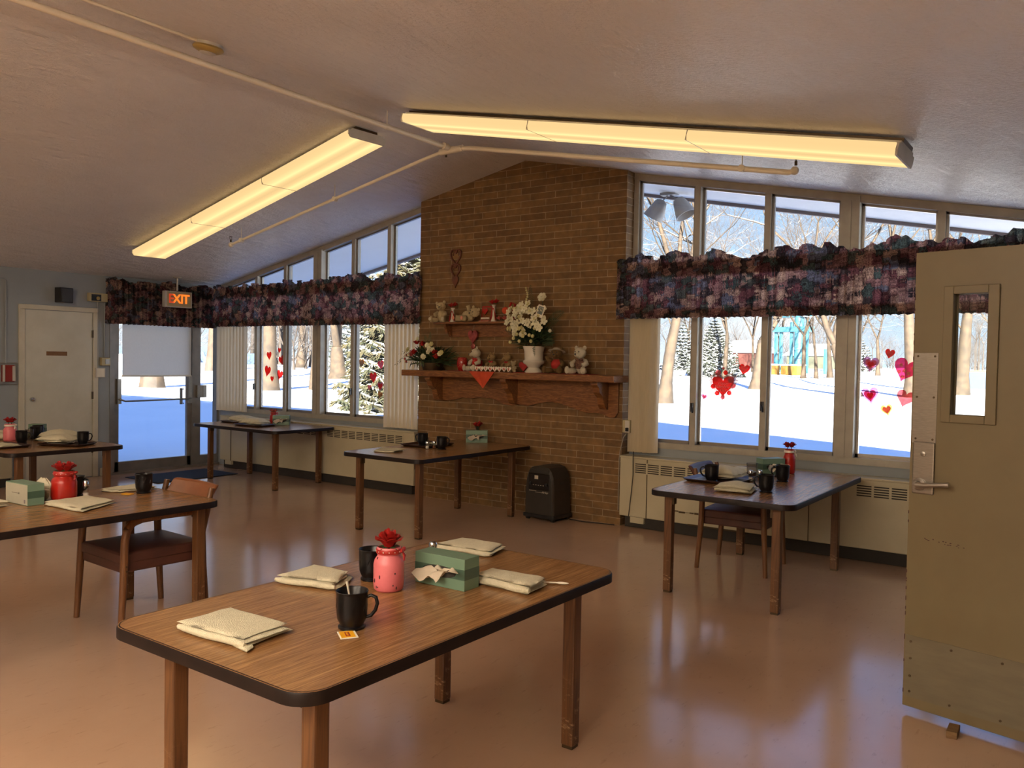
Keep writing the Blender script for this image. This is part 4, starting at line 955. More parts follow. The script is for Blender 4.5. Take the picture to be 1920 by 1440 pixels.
# red cloth
t = thing('table_runner', 'red satin cloth on the mantel with a point hanging over the edge', 'cloth', (-5.17, 6.83, MZ))
MB().box(-.55, 1.2, -.08, .10, .0005, .003).build('cloth', 'cloth_red', t)
def tri(u, v):
    w = (1 - v) * .165; x = .02 * v + (u - .5) * 2 * w - .03; return (x, -.143 - .006 * math.sin(u * 14) * (1 - v) - .003, .003 - v * .17)
m = MB(); m.slab(tri, 12, 8, Vector((0, .002, 0)))
m.box(-.17, .12, -.142, -.08, .001, .0035)
m.build('hanging_point', 'cloth_orange', t, smooth=True)
# red votive glass
t = thing('candle_holder', 'red glittering glass candle holder on the mantel', 'candle holder', (-5.585, 6.84, MZ))
MB().lathe([(.03, 0), (.04, .01), (.055, .05), (.058, .09), (.05, .14), (.042, .145), (.045, .1), (.04, .03), (0, .02)], 24).build('glass', 'red_glass', t, smooth=True)
t = thing('gift_heart', 'red felt heart tucked between the tiny bear and the urn', 'ornament', (-4.82, 6.885, MZ + .004), .2)
MB().prism(heart_pts(.10, .10), -.01, .01, TR(0, 0, .055) @ FACE_MY).build('heart', 'cloth_red', t, bevel=.004)
# ------------------------------------------------------------------ flower arrangements
def blossom(par, c, nrm, r, n, mat, seed, name='flower', layers=1):
    rnd = random.Random(seed); m = MB(); q = Vector(nrm).normalized().to_track_quat('Z', 'Y').to_matrix().to_4x4(); q = Matrix.Translation(Vector(c)) @ q
    for l in range(layers):
        s = 1 - .3 * l
        for k in range(n):
            a = 2 * PI * (k + .5 * l) / n
            pr = [(0, 0, .0), (.45 * s, -.34 * s, .10 + .18 * l), (.85 * s, -.33 * s, .22 + .2 * l), (1.0 * s, 0, .18 + .2 * l), (.85 * s, .33 * s, .22 + .2 * l), (.45 * s, .34 * s, .10 + .18 * l)]
            vs = [Vector((p[0] * math.cos(a) - p[1] * math.sin(a), p[0] * math.sin(a) + p[1] * math.cos(a), p[2])) * r for p in pr]
            vs += [v - Vector((0, 0, .08 * r)) for v in vs]
            m.add(vs, [(0, 1, 2, 3), (0, 3, 4, 5), (9, 8, 7, 6), (11, 10, 9, 6)] + [(i, i + 6, (i + 1) % 6 + 6, (i + 1) % 6) for i in range(6)], q)
    m.add(*_ball(r * .16, (0, 0, r * (.12 + .2 * layers))), q)
    return m.build(name, mat, par)
def _ball(r, c):
    m = MB().ell(c, (r, r, r), None, 6, 4); return m.v, m.f
def leafblade(m, base, tip, w, up=(0, 0, 1)):
    b = Vector(base); t = Vector(tip); d = t - b; s = d.cross(Vector(up)); s = s.normalized() * w if s.length > 1e-6 else Vector((w, 0, 0))
    mid = b + d * .45 + Vector((0, 0, d.length * .08)); n = s.cross(d).normalized() * .0012
    vs = [b, mid + s, t, mid - s]; vs += [v - n for v in vs]
    m.add(vs, [(0, 1, 2, 3), (7, 6, 5, 4), (0, 4, 5, 1), (1, 5, 6, 2), (2, 6, 7, 3), (3, 7, 4, 0)])
def frond(m, base, tip, w, n=14):
    b = Vector(base); t = Vector(tip); d = t - b; s = d.cross(Vector((0, -1, 0))).normalized()
    m.tube([tuple(b), tuple(b + d * .5 + Vector((0, 0, .01))), tuple(t)], [.002, .0015, .0008], 4)
    for i in range(1, n):
        p = b + d * (i / n) + Vector((0, 0, .01 * math.sin(PI * i / n))); ww = w * math.sin(PI * (i / n) ** .8) + .004
        for sg in (-1, 1): leafblade(m, p, p + s * sg * ww + d.normalized() * ww * .5, .0035, (0, -1, 0))
fa_ = thing('flower_urn', 'white urn filled with tall white and cream flowers on the mantel', 'flower arrangement', (-4.66, 6.83, MZ + .0035))
MB().lathe([(.085, 0), (.088, .012), (.072, .03), (.055, .05), (.075, .075), (.105, .095), (.108, .115), (.092, .13), (.096, .21), (.108, .25), (.112, .262), (.10, .262), (.088, .2), (0, .19)], 32).build('urn', 'ceramic', fa_, smooth=True)
rnd = random.Random(21)
lm = MB()
for i in range(520):
    a = rnd.uniform(0, 2 * PI); e = rnd.uniform(-.25, 1.2); R_ = rnd.uniform(.12, .29); c0 = Vector((rnd.uniform(-.05, .05), rnd.uniform(-.03, .03), .26 + rnd.uniform(0, .12)))
    d = Vector((math.cos(a) * math.cos(e) * 1.0, math.sin(a) * math.cos(e) * .40, math.sin(e) * .75))
    leafblade(lm, c0 + d * R_ * .4, c0 + d * R_, rnd.uniform(.008, .018))
frond(lm, (-.1, -.02, .33), (-.33, -.05, .43), .045); frond(lm, (-.08, -.03, .3), (-.27, -.06, .30), .04); frond(lm, (.12, -.02, .3), (.27, -.04, .30), .05)
frond(lm, (-.05, -.0, .55), (-.06, -.0, .88), .045, 18); frond(lm, (.15, 0, .5), (.36, -.02, .60), .05); frond(lm, (.1, 0, .45), (.30, -.02, .52), .05); frond(lm, (.02, -.08, .38), (.08, -.10, .16), .02)
lm.build('foliage', 'leaf', fa_)
for i in range(74):
    for _ in range(30):
        x = rnd.uniform(-.30, .24); z = rnd.uniform(.34, .68)
        if (x + .03) ** 2 / .27 ** 2 + (z - .53) ** 2 / .175 ** 2 < 1: break
    y = -.14 * math.sqrt(max(0, 1 - (x / .32) ** 2)) + rnd.uniform(-.02, .02)
    big = i < 34
    blossom(fa_, (x, y, z), (x * 1.2 + rnd.uniform(-.2, .2), -.8, (z - .45) * 2 + rnd.uniform(-.2, .2)), rnd.uniform(.034, .046) if big else rnd.uniform(.016, .024), 5 if big else 6, 'petal_white' if big or i % 3 == 0 else 'petal_cream', i, 'flower' if big else 'small_flower', 1 if big else 2)
for i, (x, z) in enumerate(((-.16, .34), (-.09, .31), (.05, .31), (.03, .37), (.07, .36), (-.20, .30), (.27, .41), (-.12, .38), (-.06, .4))):
    MB().ell((x, -.13, z), (.017, .017, .018)).build('bud', 'petal_cream' if i != 6 else 'petal_white', fa_, smooth=True)
blossom(fa_, (.10, -.02, .745), (.1, -1, .4), .05, 6, 'petal_white', 91, layers=2); MB().tube([(.10, -.01, .74), (.09, 0, .5)], .003, 5).build('stem', 'leaf', fa_)
m = MB()
for k in range(12): m.ell((-.085 + .01 * math.sin(k), -.02, .60 + k * .022), (.011, .011, .011), None, 8, 5)
m.build('flower_spike', 'petal_cream', fa_, smooth=True)
cdm = TR(.155, -.13, .60) @ RY(.30) @ RX(-.1)
cc = MB().box(-.042, .042, -.002, .002, -.06, .06, cdm).build('card', 'paper', fa_); MB().box(-.030, .030, -.004, -.002, -.03, .048, cdm).build('photo', 'photo_card', cc)
# left arrangement
lb = thing('flower_basket', 'low basket of red and white flowers with trailing leaves on the mantel', 'flower arrangement', (-5.99, 6.83, MZ))
MB().lathe([(.10, 0), (.12, .05), (.125, .08), (.115, .08), (.09, .01), (0, .01)], 24).build('basket', 'brass_dark', lb, smooth=True)
lm = MB(); lo_ = MB(); rnd = random.Random(5)
for i in range(620):
    a = rnd.uniform(0, 2 * PI); e = rnd.uniform(-.25, 1.1); R_ = rnd.uniform(.10, .29); c0 = Vector((rnd.uniform(-.13, .13), 0, .09))
    d = Vector((math.cos(a) * math.cos(e) * 1.1, math.sin(a) * math.cos(e) * .4, math.sin(e) * .8))
    leafblade(lm if i % 3 else lo_, c0 + d * R_ * .5, c0 + d * R_, rnd.uniform(.010, .021))
for k in range(9):
    x0 = rnd.uniform(-.15, .05); tipx = x0 - rnd.uniform(.08, .28); z1 = rnd.uniform(.02, .22)
    for j in range(9):
        q = j / 8; p = Vector((x0 + (tipx - x0) * q, -.06 - .09 * q, .18 + (z1 - .18) * q ** 1.5 + .03 * math.sin(q * 3)))
        leafblade(lo_ if k % 2 else lm, p, p + Vector((-.03 + rnd.uniform(-.01, .02), -.01, -.03 + rnd.uniform(-.01, .04))), .009)
for k in range(7):
    x0 = -.17 + k * .025; p = Vector((x0, -.14, .10)); leafblade(lo_, p, p + Vector((rnd.uniform(-.03, .03), -.015, -rnd.uniform(.06, .095))), .013)
frond(lo_, (-.06, 0, .22), (-.02, -.02, .42), .03); frond(lo_, (-.08, 0, .22), (-.10, -.02, .38), .03)
lm.build('foliage', 'leaf', lb); lo_.build('trailing_leaves', 'leaf_olive', lb)
for i, (x, z) in enumerate(((-.16, .20), (-.04, .285), (-.12, .30), (.13, .2), (-.20, .17), (.16, .15))): rose_mesh(MB(), (x, -.13, z - .02), .032, random.Random(i)).build('red_flower', 'red_petal' if i != 4 else 'pink_petal', lb, smooth=True)
for i, (x, z) in enumerate(((-.24, .22), (-.22, .17), (.04, .27), (.07, .24), (.10, .28), (-.02, .15), (.0, .14), (.22, .18), (.24, .19), (.06, .20), (-.1, .335), (.12, .22))): blossom(lb, (x, -.14, z), (x, -1, .3), .030, 6, 'petal_white' if i % 4 else 'petal_cream', i, 'white_flower', 2)
for i, (x, z) in enumerate(((-.30, .12), (-.27, .16), (-.28, .09))): MB().ell((x, -.12, z), (.012, .012, .014)).build('berry', 'pink_petal', lb, smooth=True)
# ------------------------------------------------------------------ tables
TT = .70
def rrect(x0, x1, y0, y1, r, n=7):
    p = []
    for cx, cy, a0 in ((x1 - r, y1 - r, 0), (x0 + r, y1 - r, PI / 2), (x0 + r, y0 + r, PI), (x1 - r, y0 + r, 1.5 * PI)):
        for i in range(n + 1): a = a0 + PI / 2 * i / n; p.append((cx + r * math.cos(a), cy + r * math.sin(a)))
    return p
def table(x0, x1, y0, y1, lab, legs, along='y', rz=0):
    cx, cy = (x0 + x1) / 2, (y0 + y1) / 2
    t = thing('dining_table', lab, 'table', (cx, cy, 0), rz, group=None); hx, hy = (x1 - x0) / 2, (y1 - y0) / 2
    MB().prism(rrect(-hx + .004, hx - .004, -hy + .004, hy - .004, .085), TT - .03, TT).build('tabletop', 'laminate_' + along, t)
    o = rrect(-hx, hx, -hy, hy, .09); n = len(o); i_ = rrect(-hx + .004, hx - .004, -hy + .004, hy - .004, .085)
    m = MB(); rings = [(o, TT - .036), (o, TT - .006), (rrect(-hx + .003, hx - .003, -hy + .003, hy - .003, .087), TT - .0005), (rrect(-hx + .010, hx - .010, -hy + .010, hy - .010, .08), TT + .0005)]
    m_in = rrect(-hx + .02, hx - .02, -hy + .02, hy - .02, .07)
    rings = [(m_in, TT - .036)] + rings
    vs = [(x, y, z) for rg, z in rings for x, y in rg]
    m.add(vs, [(k * n + i, k * n + (i + 1) % n, (k + 1) * n + (i + 1) % n, (k + 1) * n + i) for k in range(len(rings) - 1) for i in range(n)])
    m.build('edge_band', 'edge_black', t, smooth=True)
    for lx, ly in legs:
        lx -= cx; ly -= cy; w = .0275
        lg = MB().box(-w, w, -w, w, .012, TT - .034).build('leg', 'leg', t, bevel=.006, loc=(lx, ly, 0))
        MB().box(-w + .004, w - .004, -w + .004, w - .004, 0, .013).build('foot_glide', 'brass_dark', lg)
        sx = -1 if lx > 0 else 1
        MB().box(w * sx, (w + .012) * sx, -.022, .022, TT - .10, TT - .034).build('leg_bracket', 'brass_dark', lg)
    return t
table(-2.54, -1.60, 1.36, 3.0, 'walnut laminate table in the foreground, nearest to the viewer', [(-2.40, 1.52), (-1.715, 1.50), (-2.41, 2.85), (-1.72, 2.83)])
table(-2.50, -1.53, 5.04, 6.80, 'walnut laminate table before the right windows with a chair under it', [(-2.395, 5.175), (-1.65, 5.135), (-2.41, 6.57), (-1.66, 6.53)])
table(-5.62, -4.66, 5.16, 6.86, 'walnut laminate table in front of the brick chimney wall', [(-5.46, 5.26), (-4.78, 5.30), (-5.47, 6.66), (-4.785, 6.66)])
table(-9.22, -7.60, 6.01, 6.93, 'walnut laminate table under the left windows near the exit door', [(-9.115, 6.22), (-7.76, 6.145), (-9.11, 6.80), (-7.855, 6.87)], 'x')
table(-9.0, -7.36, 3.12, 4.14, 'walnut laminate table at the far left near the white door', [(-7.455, 3.245), (-7.46, 4.005), (-8.88, 3.25), (-8.88, 4.0)], 'x')
table(-5.10, -4.19, 1.34, 2.95, 'walnut laminate table at the left edge with a chair at its end', [(-4.30, 2.86), (-4.99, 2.82), (-4.30, 1.52), (-4.99, 1.52)])

# ------------------------------------------------------------------ chairs
def chair(lab, x, y, rz, seatmat='vinyl_maroon', back='vinyl_orange', sc=1):
    """faces local -Y"""
    t = thing('armchair', lab, 'chair', (x, y, 0), rz)
    def leg(pl, rs): return MB().tube(pl, rs, 10).build('leg', 'chair_wood', t, smooth=True)
    for s in (-1, 1):
        # front leg bends over into the armrest, then runs back
        arm = [(s * .260, -.262, 0), (s * .255, -.245, .30), (s * .25, -.235, .52), (s * .25, -.222, .58), (s * .25, -.19, .615), (s * .25, -.14, .63), (s * .25, .0, .632), (s * .25, .20, .625)]
        MB().tube(arm[:4], [.017, .021, .022, .022], 10).build('leg', 'chair_wood', t, smooth=True)
        MB().tube(arm[3:], [.022, .023, .024, .022, .018], 10).build('armrest', 'chair_wood', t, smooth=True)
        MB().tube([(s * .258, .258, 0), (s * .25, .235, .30), (s * .25, .228, .50), (s * .25, .268, .66), (s * .25, .290, .755)], [.017, .022, .022, .020, .016], 10).build('leg', 'chair_wood', t, smooth=True)
        for z in (.375, .40): MB().lathe([(.006, 0), (.006, .003), (0, .004)], 8, mat=TR(s * .272, -.238, z - .02) @ RY(s * PI / 2)).build('screw', 'brass_dark', t)
    MB().box(-.23, .23, -.245, .24, .335, .40).build('seat_rail', seatmat, t, bevel=.012)
    se = MB(); n = 12
    def top(u, v):
        q = max(abs(2 * u - 1), abs(2 * v - 1)); return ((u - .5) * .47, (v - .5) * .50, .445 + .018 * (1 - q ** 3))
    se.slab(top, n, n, Vector((0, 0, .06))).build('seat', seatmat, t, smooth=True, bevel=.01)
    bk = MB()
    def fn(u, v):
        a = (u - .5); b = (v - .5); return (a * .47, .285 + .03 * (1 - (2 * a) ** 2) + .09 * (v - .2) , .635 + v * .13)
    bk.slab(fn, 12, 6, Vector((0, .035, 0))).build('backrest', back, t, smooth=True, bevel=.012)
    return t
chair('wooden armchair with maroon seat at the end of the left edge table', -4.60, 2.69, -0.04)
chair('wooden armchair with dark seat pushed under the right window table', -2.27, 6.20, PI / 2 + .06, 'vinyl_maroon', 'vinyl_maroon')
chair('wooden armchair with reddish seat behind the far left table', -8.22, 2.98, PI, 'vinyl_orange', 'vinyl_orange')

# ------------------------------------------------------------------ tableware
def pillow(mb, quad, z0, th, rnd, dome=0, nz=.002, nu=18, nv=14, droop=0):
    q = [Vector((*p, 0)) for p in quad]; W = nu + 1; sd = rnd.random() * 50
    top, bot = [], []
    for j in range(nv + 1):
        for i in range(nu + 1):
            u, v = i / nu, j / nv; p = (q[0] * (1 - u) + q[3] * u) * (1 - v) + (q[1] * (1 - u) + q[2] * u) * v
            s = max(abs(2 * u - 1), abs(2 * v - 1)); e = math.sqrt(max(0, 1 - s ** 8)); k = nz * noise.noise(Vector((p.x * 14, p.y * 14, sd))) * 2
            wv = .006 * noise.noise(Vector((p.x * 9 + sd, p.y * 9, 2)))
            d = dome * math.exp(-((u - .5) ** 2 + (v - .5) ** 2) * 7) - droop * s ** 2.2 * (1 + .25 * noise.noise(Vector((u * 3, v * 3, sd))))
            top.append((p.x + wv, p.y + wv, z0 + th * .5 + th * .5 * e + k * min(1, e + .2) + d * (min(1, e + .2) if not droop else 1))); bot.append((p.x + wv, p.y + wv, (z0 + th * .5 - th * .5 * e + d) if droop else max(z0 + .0002, z0 + th * .5 - th * .5 * e + d * .96)))
    K = len(top); fs = [(j * W + i, j * W + i + 1, (j + 1) * W + i + 1, (j + 1) * W + i) for j in range(nv) for i in range(nu)]
    fs += [tuple(K + a for a in reversed(f)) for f in list(fs)]
    for i in range(nu): fs.append((i + 1, i, K + i, K + i + 1)); a = nv * W + i; fs.append((a, a + 1, K + a + 1, K + a))
    for j in range(nv): a = j * W; fs.append((a, a + W, K + a + W, K + a)); a = j * W + nu; fs.append((a + W, a, K + a, K + a + W))
    mb.add(top + bot, fs)
def towel(lab, quad, z=TT, layers=3, th=.011, seed=0, dome=0, corner=None, group=None, rot=0):
    droop = .040 if z > TT + .05 else 0
    if droop: th = .019; layers = 2
    rnd = random.Random(seed); c = Vector((sum(p[0] for p in quad) / 4, sum(p[1] for p in quad) / 4))
    q = [Vector(p) - c for p in quad]
    t = thing('folded_towel', lab, 'towel', (c.x, c.y, z), rot)
    zz = .0008
    for l in range(layers):
        k = 1 - .025 * l; off = Vector((rnd.uniform(-.008, .008), rnd.uniform(-.008, .008)))
        qq = [p * k + off + Vector((rnd.uniform(-.006, .006), rnd.uniform(-.006, .006))) for p in q]
        m = MB(); pillow(m, qq, zz, th * rnd.uniform(.9, 1.15), rnd, dome, droop=droop, nz=.004 if droop else .002)
        m.build('fold', 'towel', t, smooth=True, auto=False); zz += th * .86
    # rolled fold along the front edge
    if droop: return t
    a, b = q[0], q[3]; m = MB(); n = 10; pts_ = []
    for i in range(n + 1):
        u = i / n; p = a * (1 - u) + b * u; p = p * (.965 if layers > 2 else .93); pts_.append((p.x, p.y, zz * .45 + .0015 * math.sin(u * 9 + seed) + dome * math.exp(-((u - .5) ** 2 + .25) * 7)))
    m.tube(pts_, [zz * .20] + [zz * .34] * (n - 1) + [zz * .20], 10).build('rolled_edge', 'towel', t, smooth=True)
    if corner:
        c0 = q[corner]; m = MB(); pillow(m, [c0 * .55 + q[(corner - 1) % 4] * .12, c0 * .9 + q[(corner - 1) % 4] * .15, c0 * 1.14, c0 * .8 + q[(corner + 1) % 4] * .2], .001, .012, rnd)
        m.build('loose_corner', 'towel', t, smooth=True)
    return t
MUG = None
def mug(lab, x, y, rz, z=TT, sc=1.0):
    global MUG
    if MUG is None:
        t = thing('mug', lab, 'mug', (x, y, z), rz)
        pr = [(0, .004), (.034, .0), (.042, .002), (.043, .008), (.037, .012), (.037, .015), (.042, .024), (.0465, .036), (.0485, .06), (.049, .100), (.0495, .114), (.0515, .118), (.050, .120), (.0465, .116), (.0455, .05), (.036, .03), (0, .026)]
        MB().lathe(pr, 32).build('cup', 'black_mug', t, smooth=True)
        MB().tube([(.045, 0, .098), (.060, 0, .105), (.075, 0, .098), (.080, 0, .080), (.074, 0, .058), (.060, 0, .040), (.044, 0, .036)], [.0055, .0055, .006, .006, .006, .0055, .005], 10).build('handle', 'black_mug', t, smooth=True)
        m = MB()
        for k in range(8):
            a = k * PI / 4; m.tube([(.0445 * math.cos(a), .0445 * math.sin(a), .034), (.0478 * math.cos(a + .25), .0478 * math.sin(a + .25), .07), (.0482 * math.cos(a + .5), .0482 * math.sin(a + .5), .10)], [.001, .0022, .001], 6)
        m.build('fluting', 'black_mug', t, smooth=True)
        MUG = t; return t
    return dup(MUG, (x, y, z), rz, lab)
def tissue(lab, x, y, rz, z=TT, face=1, pale=False, w=.236, h=.118, d=.09, plain_front=False):
    t = thing('tissue_box', lab, 'tissue box', (x, y, z), rz); bm_ = 'tissue_box_pale' if pale else 'tissue_box'
    MB().box(-w / 2, w / 2, -d / 2, d / 2, .0005, h).build('carton', bm_, t, bevel=.0015)
    M.setdefault('band', P('deep green band', (.055, .11, .075), rough=.45))
    MB().box(-w / 2 - .0006, w / 2 + .0006, -d / 2 - .0006, d / 2 + .0006, h * .34, h * .67).build('printed_band', 'band', t)
    s = 1 if plain_front else -1
    op = MB().prism([(min(.085, w * .34) * math.cos(a * PI / 8), .022 * math.sin(a * PI / 8)) for a in range(16)], 0, .0012, TR(0, s * (d / 2 + .0006), h * .5) @ RX(PI / 2 * (-s))).build('opening', 'grille_dark', t)
    rnd = random.Random(int(x * 100)); m = MB()
    def fn(u, v):
        a = (u - .5) * min(.13, w * .55) * (1 - .25 * v); return (a - .035 * v + .01 * math.sin(v * 5 + u * 3), s * (d / 2 - .005 + v * .055), h * .5 + .018 * math.sin(u * 8 + v * 2) * (1 - .3 * v) - .022 * v * v + .007 * noise.noise(Vector((u * 7, v * 7, x))))
    m.slab(fn, 18, 8, Vector((0, 0, .0012)))
    def fn2(u, v):
        a = (u - .5) * .10; return (a + .02 + .045 * v, s * (d / 2 - .005 + v * .04), h * .5 + .010 + .014 * math.sin(u * 9) * (1 - v) + .006 * v)
    m.slab(fn2, 14, 6, Vector((0, 0, .0012)))
    m.build('tissue', 'tissue', t, smooth=True)
    if plain_front:
        MB().box(-w / 2 + .002, w / 2 - .002, -d / 2 - .0014, -d / 2 - .0006, .004, h - .004).build('pale_base', 'carton_base', t)
        MB().box(-.05, .03, -d / 2 - .0018, -d / 2 - .0014, .062, .065).box(.022, .032, -d / 2 - .0018, -d / 2 - .0014, .058, .068).build('print', 'carton_ink', t)
        MB().box(.08, .095, -d / 2 - .0018, -d / 2 - .0014, .012, .032).build('printed_block', 'cling_lace', t)
    return t
def jar(lab, x, y, mat, rz=0, r=.05, h=.158, nr=1, ribbon='ribbon_red', rmat='red_petal', seed=0, hooks=False, rr=.045, rz0=.012):
    t = thing('flower_jar', lab, 'flower jar', (x, y, TT), rz)
    k = r / .055; v = h / .158
    pr = [(0, .0), (.046 * k, .0), (.054 * k, .008 * v), (.056 * k, .03 * v), (.056 * k, .095 * v), (.052 * k, .112 * v), (.043 * k, .124 * v), (.041 * k, .130 * v), (.044 * k, .133 * v), (.0445 * k, .155 * v), (.042 * k, .158 * v), (.039 * k, .155 * v), (.038 * k, .13 * v), (0, .12 * v)]
    MB().lathe(pr, 36).build('jar', mat, t, smooth=True)
    if ribbon:
        q = MB().lathe([(.0465 * k, .136 * v), (.0475 * k, .138 * v), (.0475 * k, .150 * v), (.0465 * k, .152 * v), (.0445 * k, .144 * v)], 30).build('ribbon', ribbon, t, smooth=True)
        m = MB()
        for a in range(14): aa = a * PI / 7; m.ell((.048 * k * math.cos(aa), .048 * k * math.sin(aa), .144 * v), (.002, .002, .0025), None, 6, 4)
        m.build('dots', 'ribbon_white', q)
        m = MB(); bx = .05 * k
        m.ell((bx, -.012, .146 * v), (.007, .016, .008)).ell((bx + .003, .012, .148 * v), (.007, .016, .009)).tube([(bx, -.002, .144 * v), (bx + .008, -.01, .128 * v), (bx + .010, -.018, .112 * v)], [.003, .005, .004], 6, flat=.4).tube([(bx, .002, .144 * v), (bx + .008, .008, .128 * v), (bx + .006, .014, .118 * v)], [.003, .005, .004], 6, flat=.4)
        m.build('bow', ribbon, q, smooth=True)
    for i in range(nr):
        ox = (i - (nr - 1) / 2) * rr * 1.15; rose(t, (ox, 0, h + rz0 - .012), rr, rmat, seed + i, lean=((i - (nr - 1) / 2) * .35, 0), stem=.03)
    return t
def shaker(lab, x, y, z=TT, hgt=.085, fill='salt'):
    t = thing('shaker', lab, 'salt shaker', (x, y, z)); k = hgt / .085
    MB().lathe([(0, .002), (.017, .0), (.019, .003), (.019, .028), (.017, .045), (.017, .060 * k), (.016, .060 * k), (.0155, .03), (0, .006)], 8).build('glass', 'clear', t)
    MB().lathe([(0, .006), (.0145, .006), (.0145, .032), (0, .033)], 8).build('filling', fill, t)
    MB().lathe([(.0175, .058 * k), (.018, .075 * k), (.014, .083 * k), (0, .085 * k)], 16).build('cap', 'chrome', t, smooth=True)
    return t
def tray(lab, x, y, rz, w=.42, d=.32, z=TT):
    t = thing('serving_tray', lab, 'tray', (x, y, z), rz)
    i_ = rrect(-w / 2 + .025, w / 2 - .025, -d / 2 + .025, d / 2 - .025, .03, 5); o = rrect(-w / 2, w / 2, -d / 2, d / 2, .045, 5); n = len(o)
    o2 = rrect(-w / 2 + .003, w / 2 - .003, -d / 2 + .003, d / 2 - .003, .043, 5)
    rings = [(i_, .001), (o, .018), (o, .022), (o2, .022), (i_, .006)]
    vs = [(a, b, c) for rg, c in rings for a, b in rg]; m = MB()
    m.add(vs, [(k * n + i, k * n + (i + 1) % n, (k + 1) * n + (i + 1) % n, (k + 1) * n + i) for k in range(4) for i in range(n)] + [tuple(range(n - 1, -1, -1)), tuple(4 * n + i for i in range(n))])
    m.build('tray', 'tray', t, smooth=True); return t
def plate(lab, x, y, z, dome=True):
    t = thing('plate', lab, 'plate', (x, y, z))
    MB().lathe([(0, .0), (.06, .0), (.085, .010), (.115, .016), (.116, .019), (.085, .014), (.055, .006), (0, .006)], 36).build('plate', 'ceramic', t, smooth=True)
    if dome: MB().lathe([(.045, .012), (.050, .012), (.058, .03), (.055, .052), (0, .054), (0, .050), (.05, .048), (.053, .03)], 24).build('bowl', 'frost', t, smooth=True)
    return t
def tumbler(lab, x, y, z=TT, r=.036, h=.10, fill=None):
    t = thing('drinking_cup', lab, 'cup', (x, y, z))
    MB().lathe([(0, .001), (r * .8, 0), (r, h), (r * .95, h), (r * .76, .006), (0, .006)], 24).build('cup', 'frost', t, smooth=True)
    if fill: MB().lathe([(0, .007), (r * .76, .007), (r * .83, h * .4), (0, h * .4)], 20).build('drink', fill, t, smooth=True)
    return t
# --- foreground table
towel('cream towel folded flat at the near left corner of the foreground table', [(-2.30, 1.455), (-2.30, 1.655), (-2.015, 1.665), (-1.995, 1.48)], layers=3, seed=1, th=.013, corner=3)
towel('cream towel folded on the far left edge of the foreground table', [(-2.515, 1.99), (-2.53, 2.20), (-2.345, 2.215), (-2.255, 2.06)], layers=3, seed=2, th=.012)
towel('cream towel folded at the far end of the foreground table', [(-2.43, 2.80), (-2.41, 2.975), (-2.17, 2.985), (-2.13, 2.825)], layers=3, seed=3, th=.012)
towel('cream towel leaning beside the green tissue box on the foreground table', [(-1.955, 2.475), (-1.955, 2.60), (-1.70, 2.61), (-1.675, 2.46)], layers=3, seed=4, th=.015)
mug('black mug with a stir stick and tea packet on the foreground table', -1.912, 1.815, .62)
mug('black mug half hidden behind the pink jar', -2.275, 2.26, 2.6)
st = thing('stir_stick', 'pale plastic stir stick standing in the black mug', 'stir stick', (-1.912, 1.815, TT))
MB().tube([(.008, .004, .032), (-.010, -.002, .10), (-.020, -.004, .145)], [.0028, .003, .0055], 8, flat=.45).build('stick', 'paper', st, smooth=True)
sp2 = thing('spoon', 'end of a white plastic spoon under the towel by the tissue box', 'spoon', (-1.665, 2.66, TT + .004), .4)
MB().ell((0, 0, .004), (.026, .010, .004)).tube([(-.02, 0, .004), (-.07, -.01, .004)], .003, 6).build('spoon', 'paper', sp2, smooth=True)
tp = thing('tea_packet', 'yellow and white tea bag packet lying before the black mug', 'tea packet', (-1.868, 1.757, TT), -.575)
MB().box(-.034, .034, -.027, .027, .0006, .0036).build('envelope', 'paper', tp, bevel=.0008)
MB().box(-.030, .030, -.023, .020, .0036, .0041).build('printed_front', 'yellow_packet', tp)
MB().box(-.019, .019, -.008, .006, .0041, .0045).build('red_badge', 'red_plastic', tp)
text('lettering', 'LIPTON', .0085, 'yellow_packet', tp, TR(0, -.001, .0048) @ RZ(PI), .0002, bold=.0002)
jar('pink painted jar with red ribbon and one red rose on the foreground table', -2.127, 2.20, 'pink_jar', .55, r=.055, h=.160, rr=.040, seed=3)
m = MB(); rnd = random.Random(4)
for i in range(9):
    a = rnd.uniform(-2.6, -.6); z = rnd.uniform(.012, .085) if i < 7 else .118; rr_ = .0555 if i < 7 else .046; s = rnd.uniform(.0015, .0035)
    m.ell((rr_ * math.cos(a), rr_ * math.sin(a), z), (s, s, s * rnd.uniform(.8, 3)), None, 6, 4)
pj_ = [o for o in bpy.data.objects if o.name.startswith('flower_jar')][0]
m.build('chips', 'chip_dark', pj_)
tissue('green tissue box lying on its side with a tissue pulled out, foreground table', -2.011, 2.392, .03)
shaker('glass salt shaker behind the green tissue box on the foreground table', -2.28, 2.62)
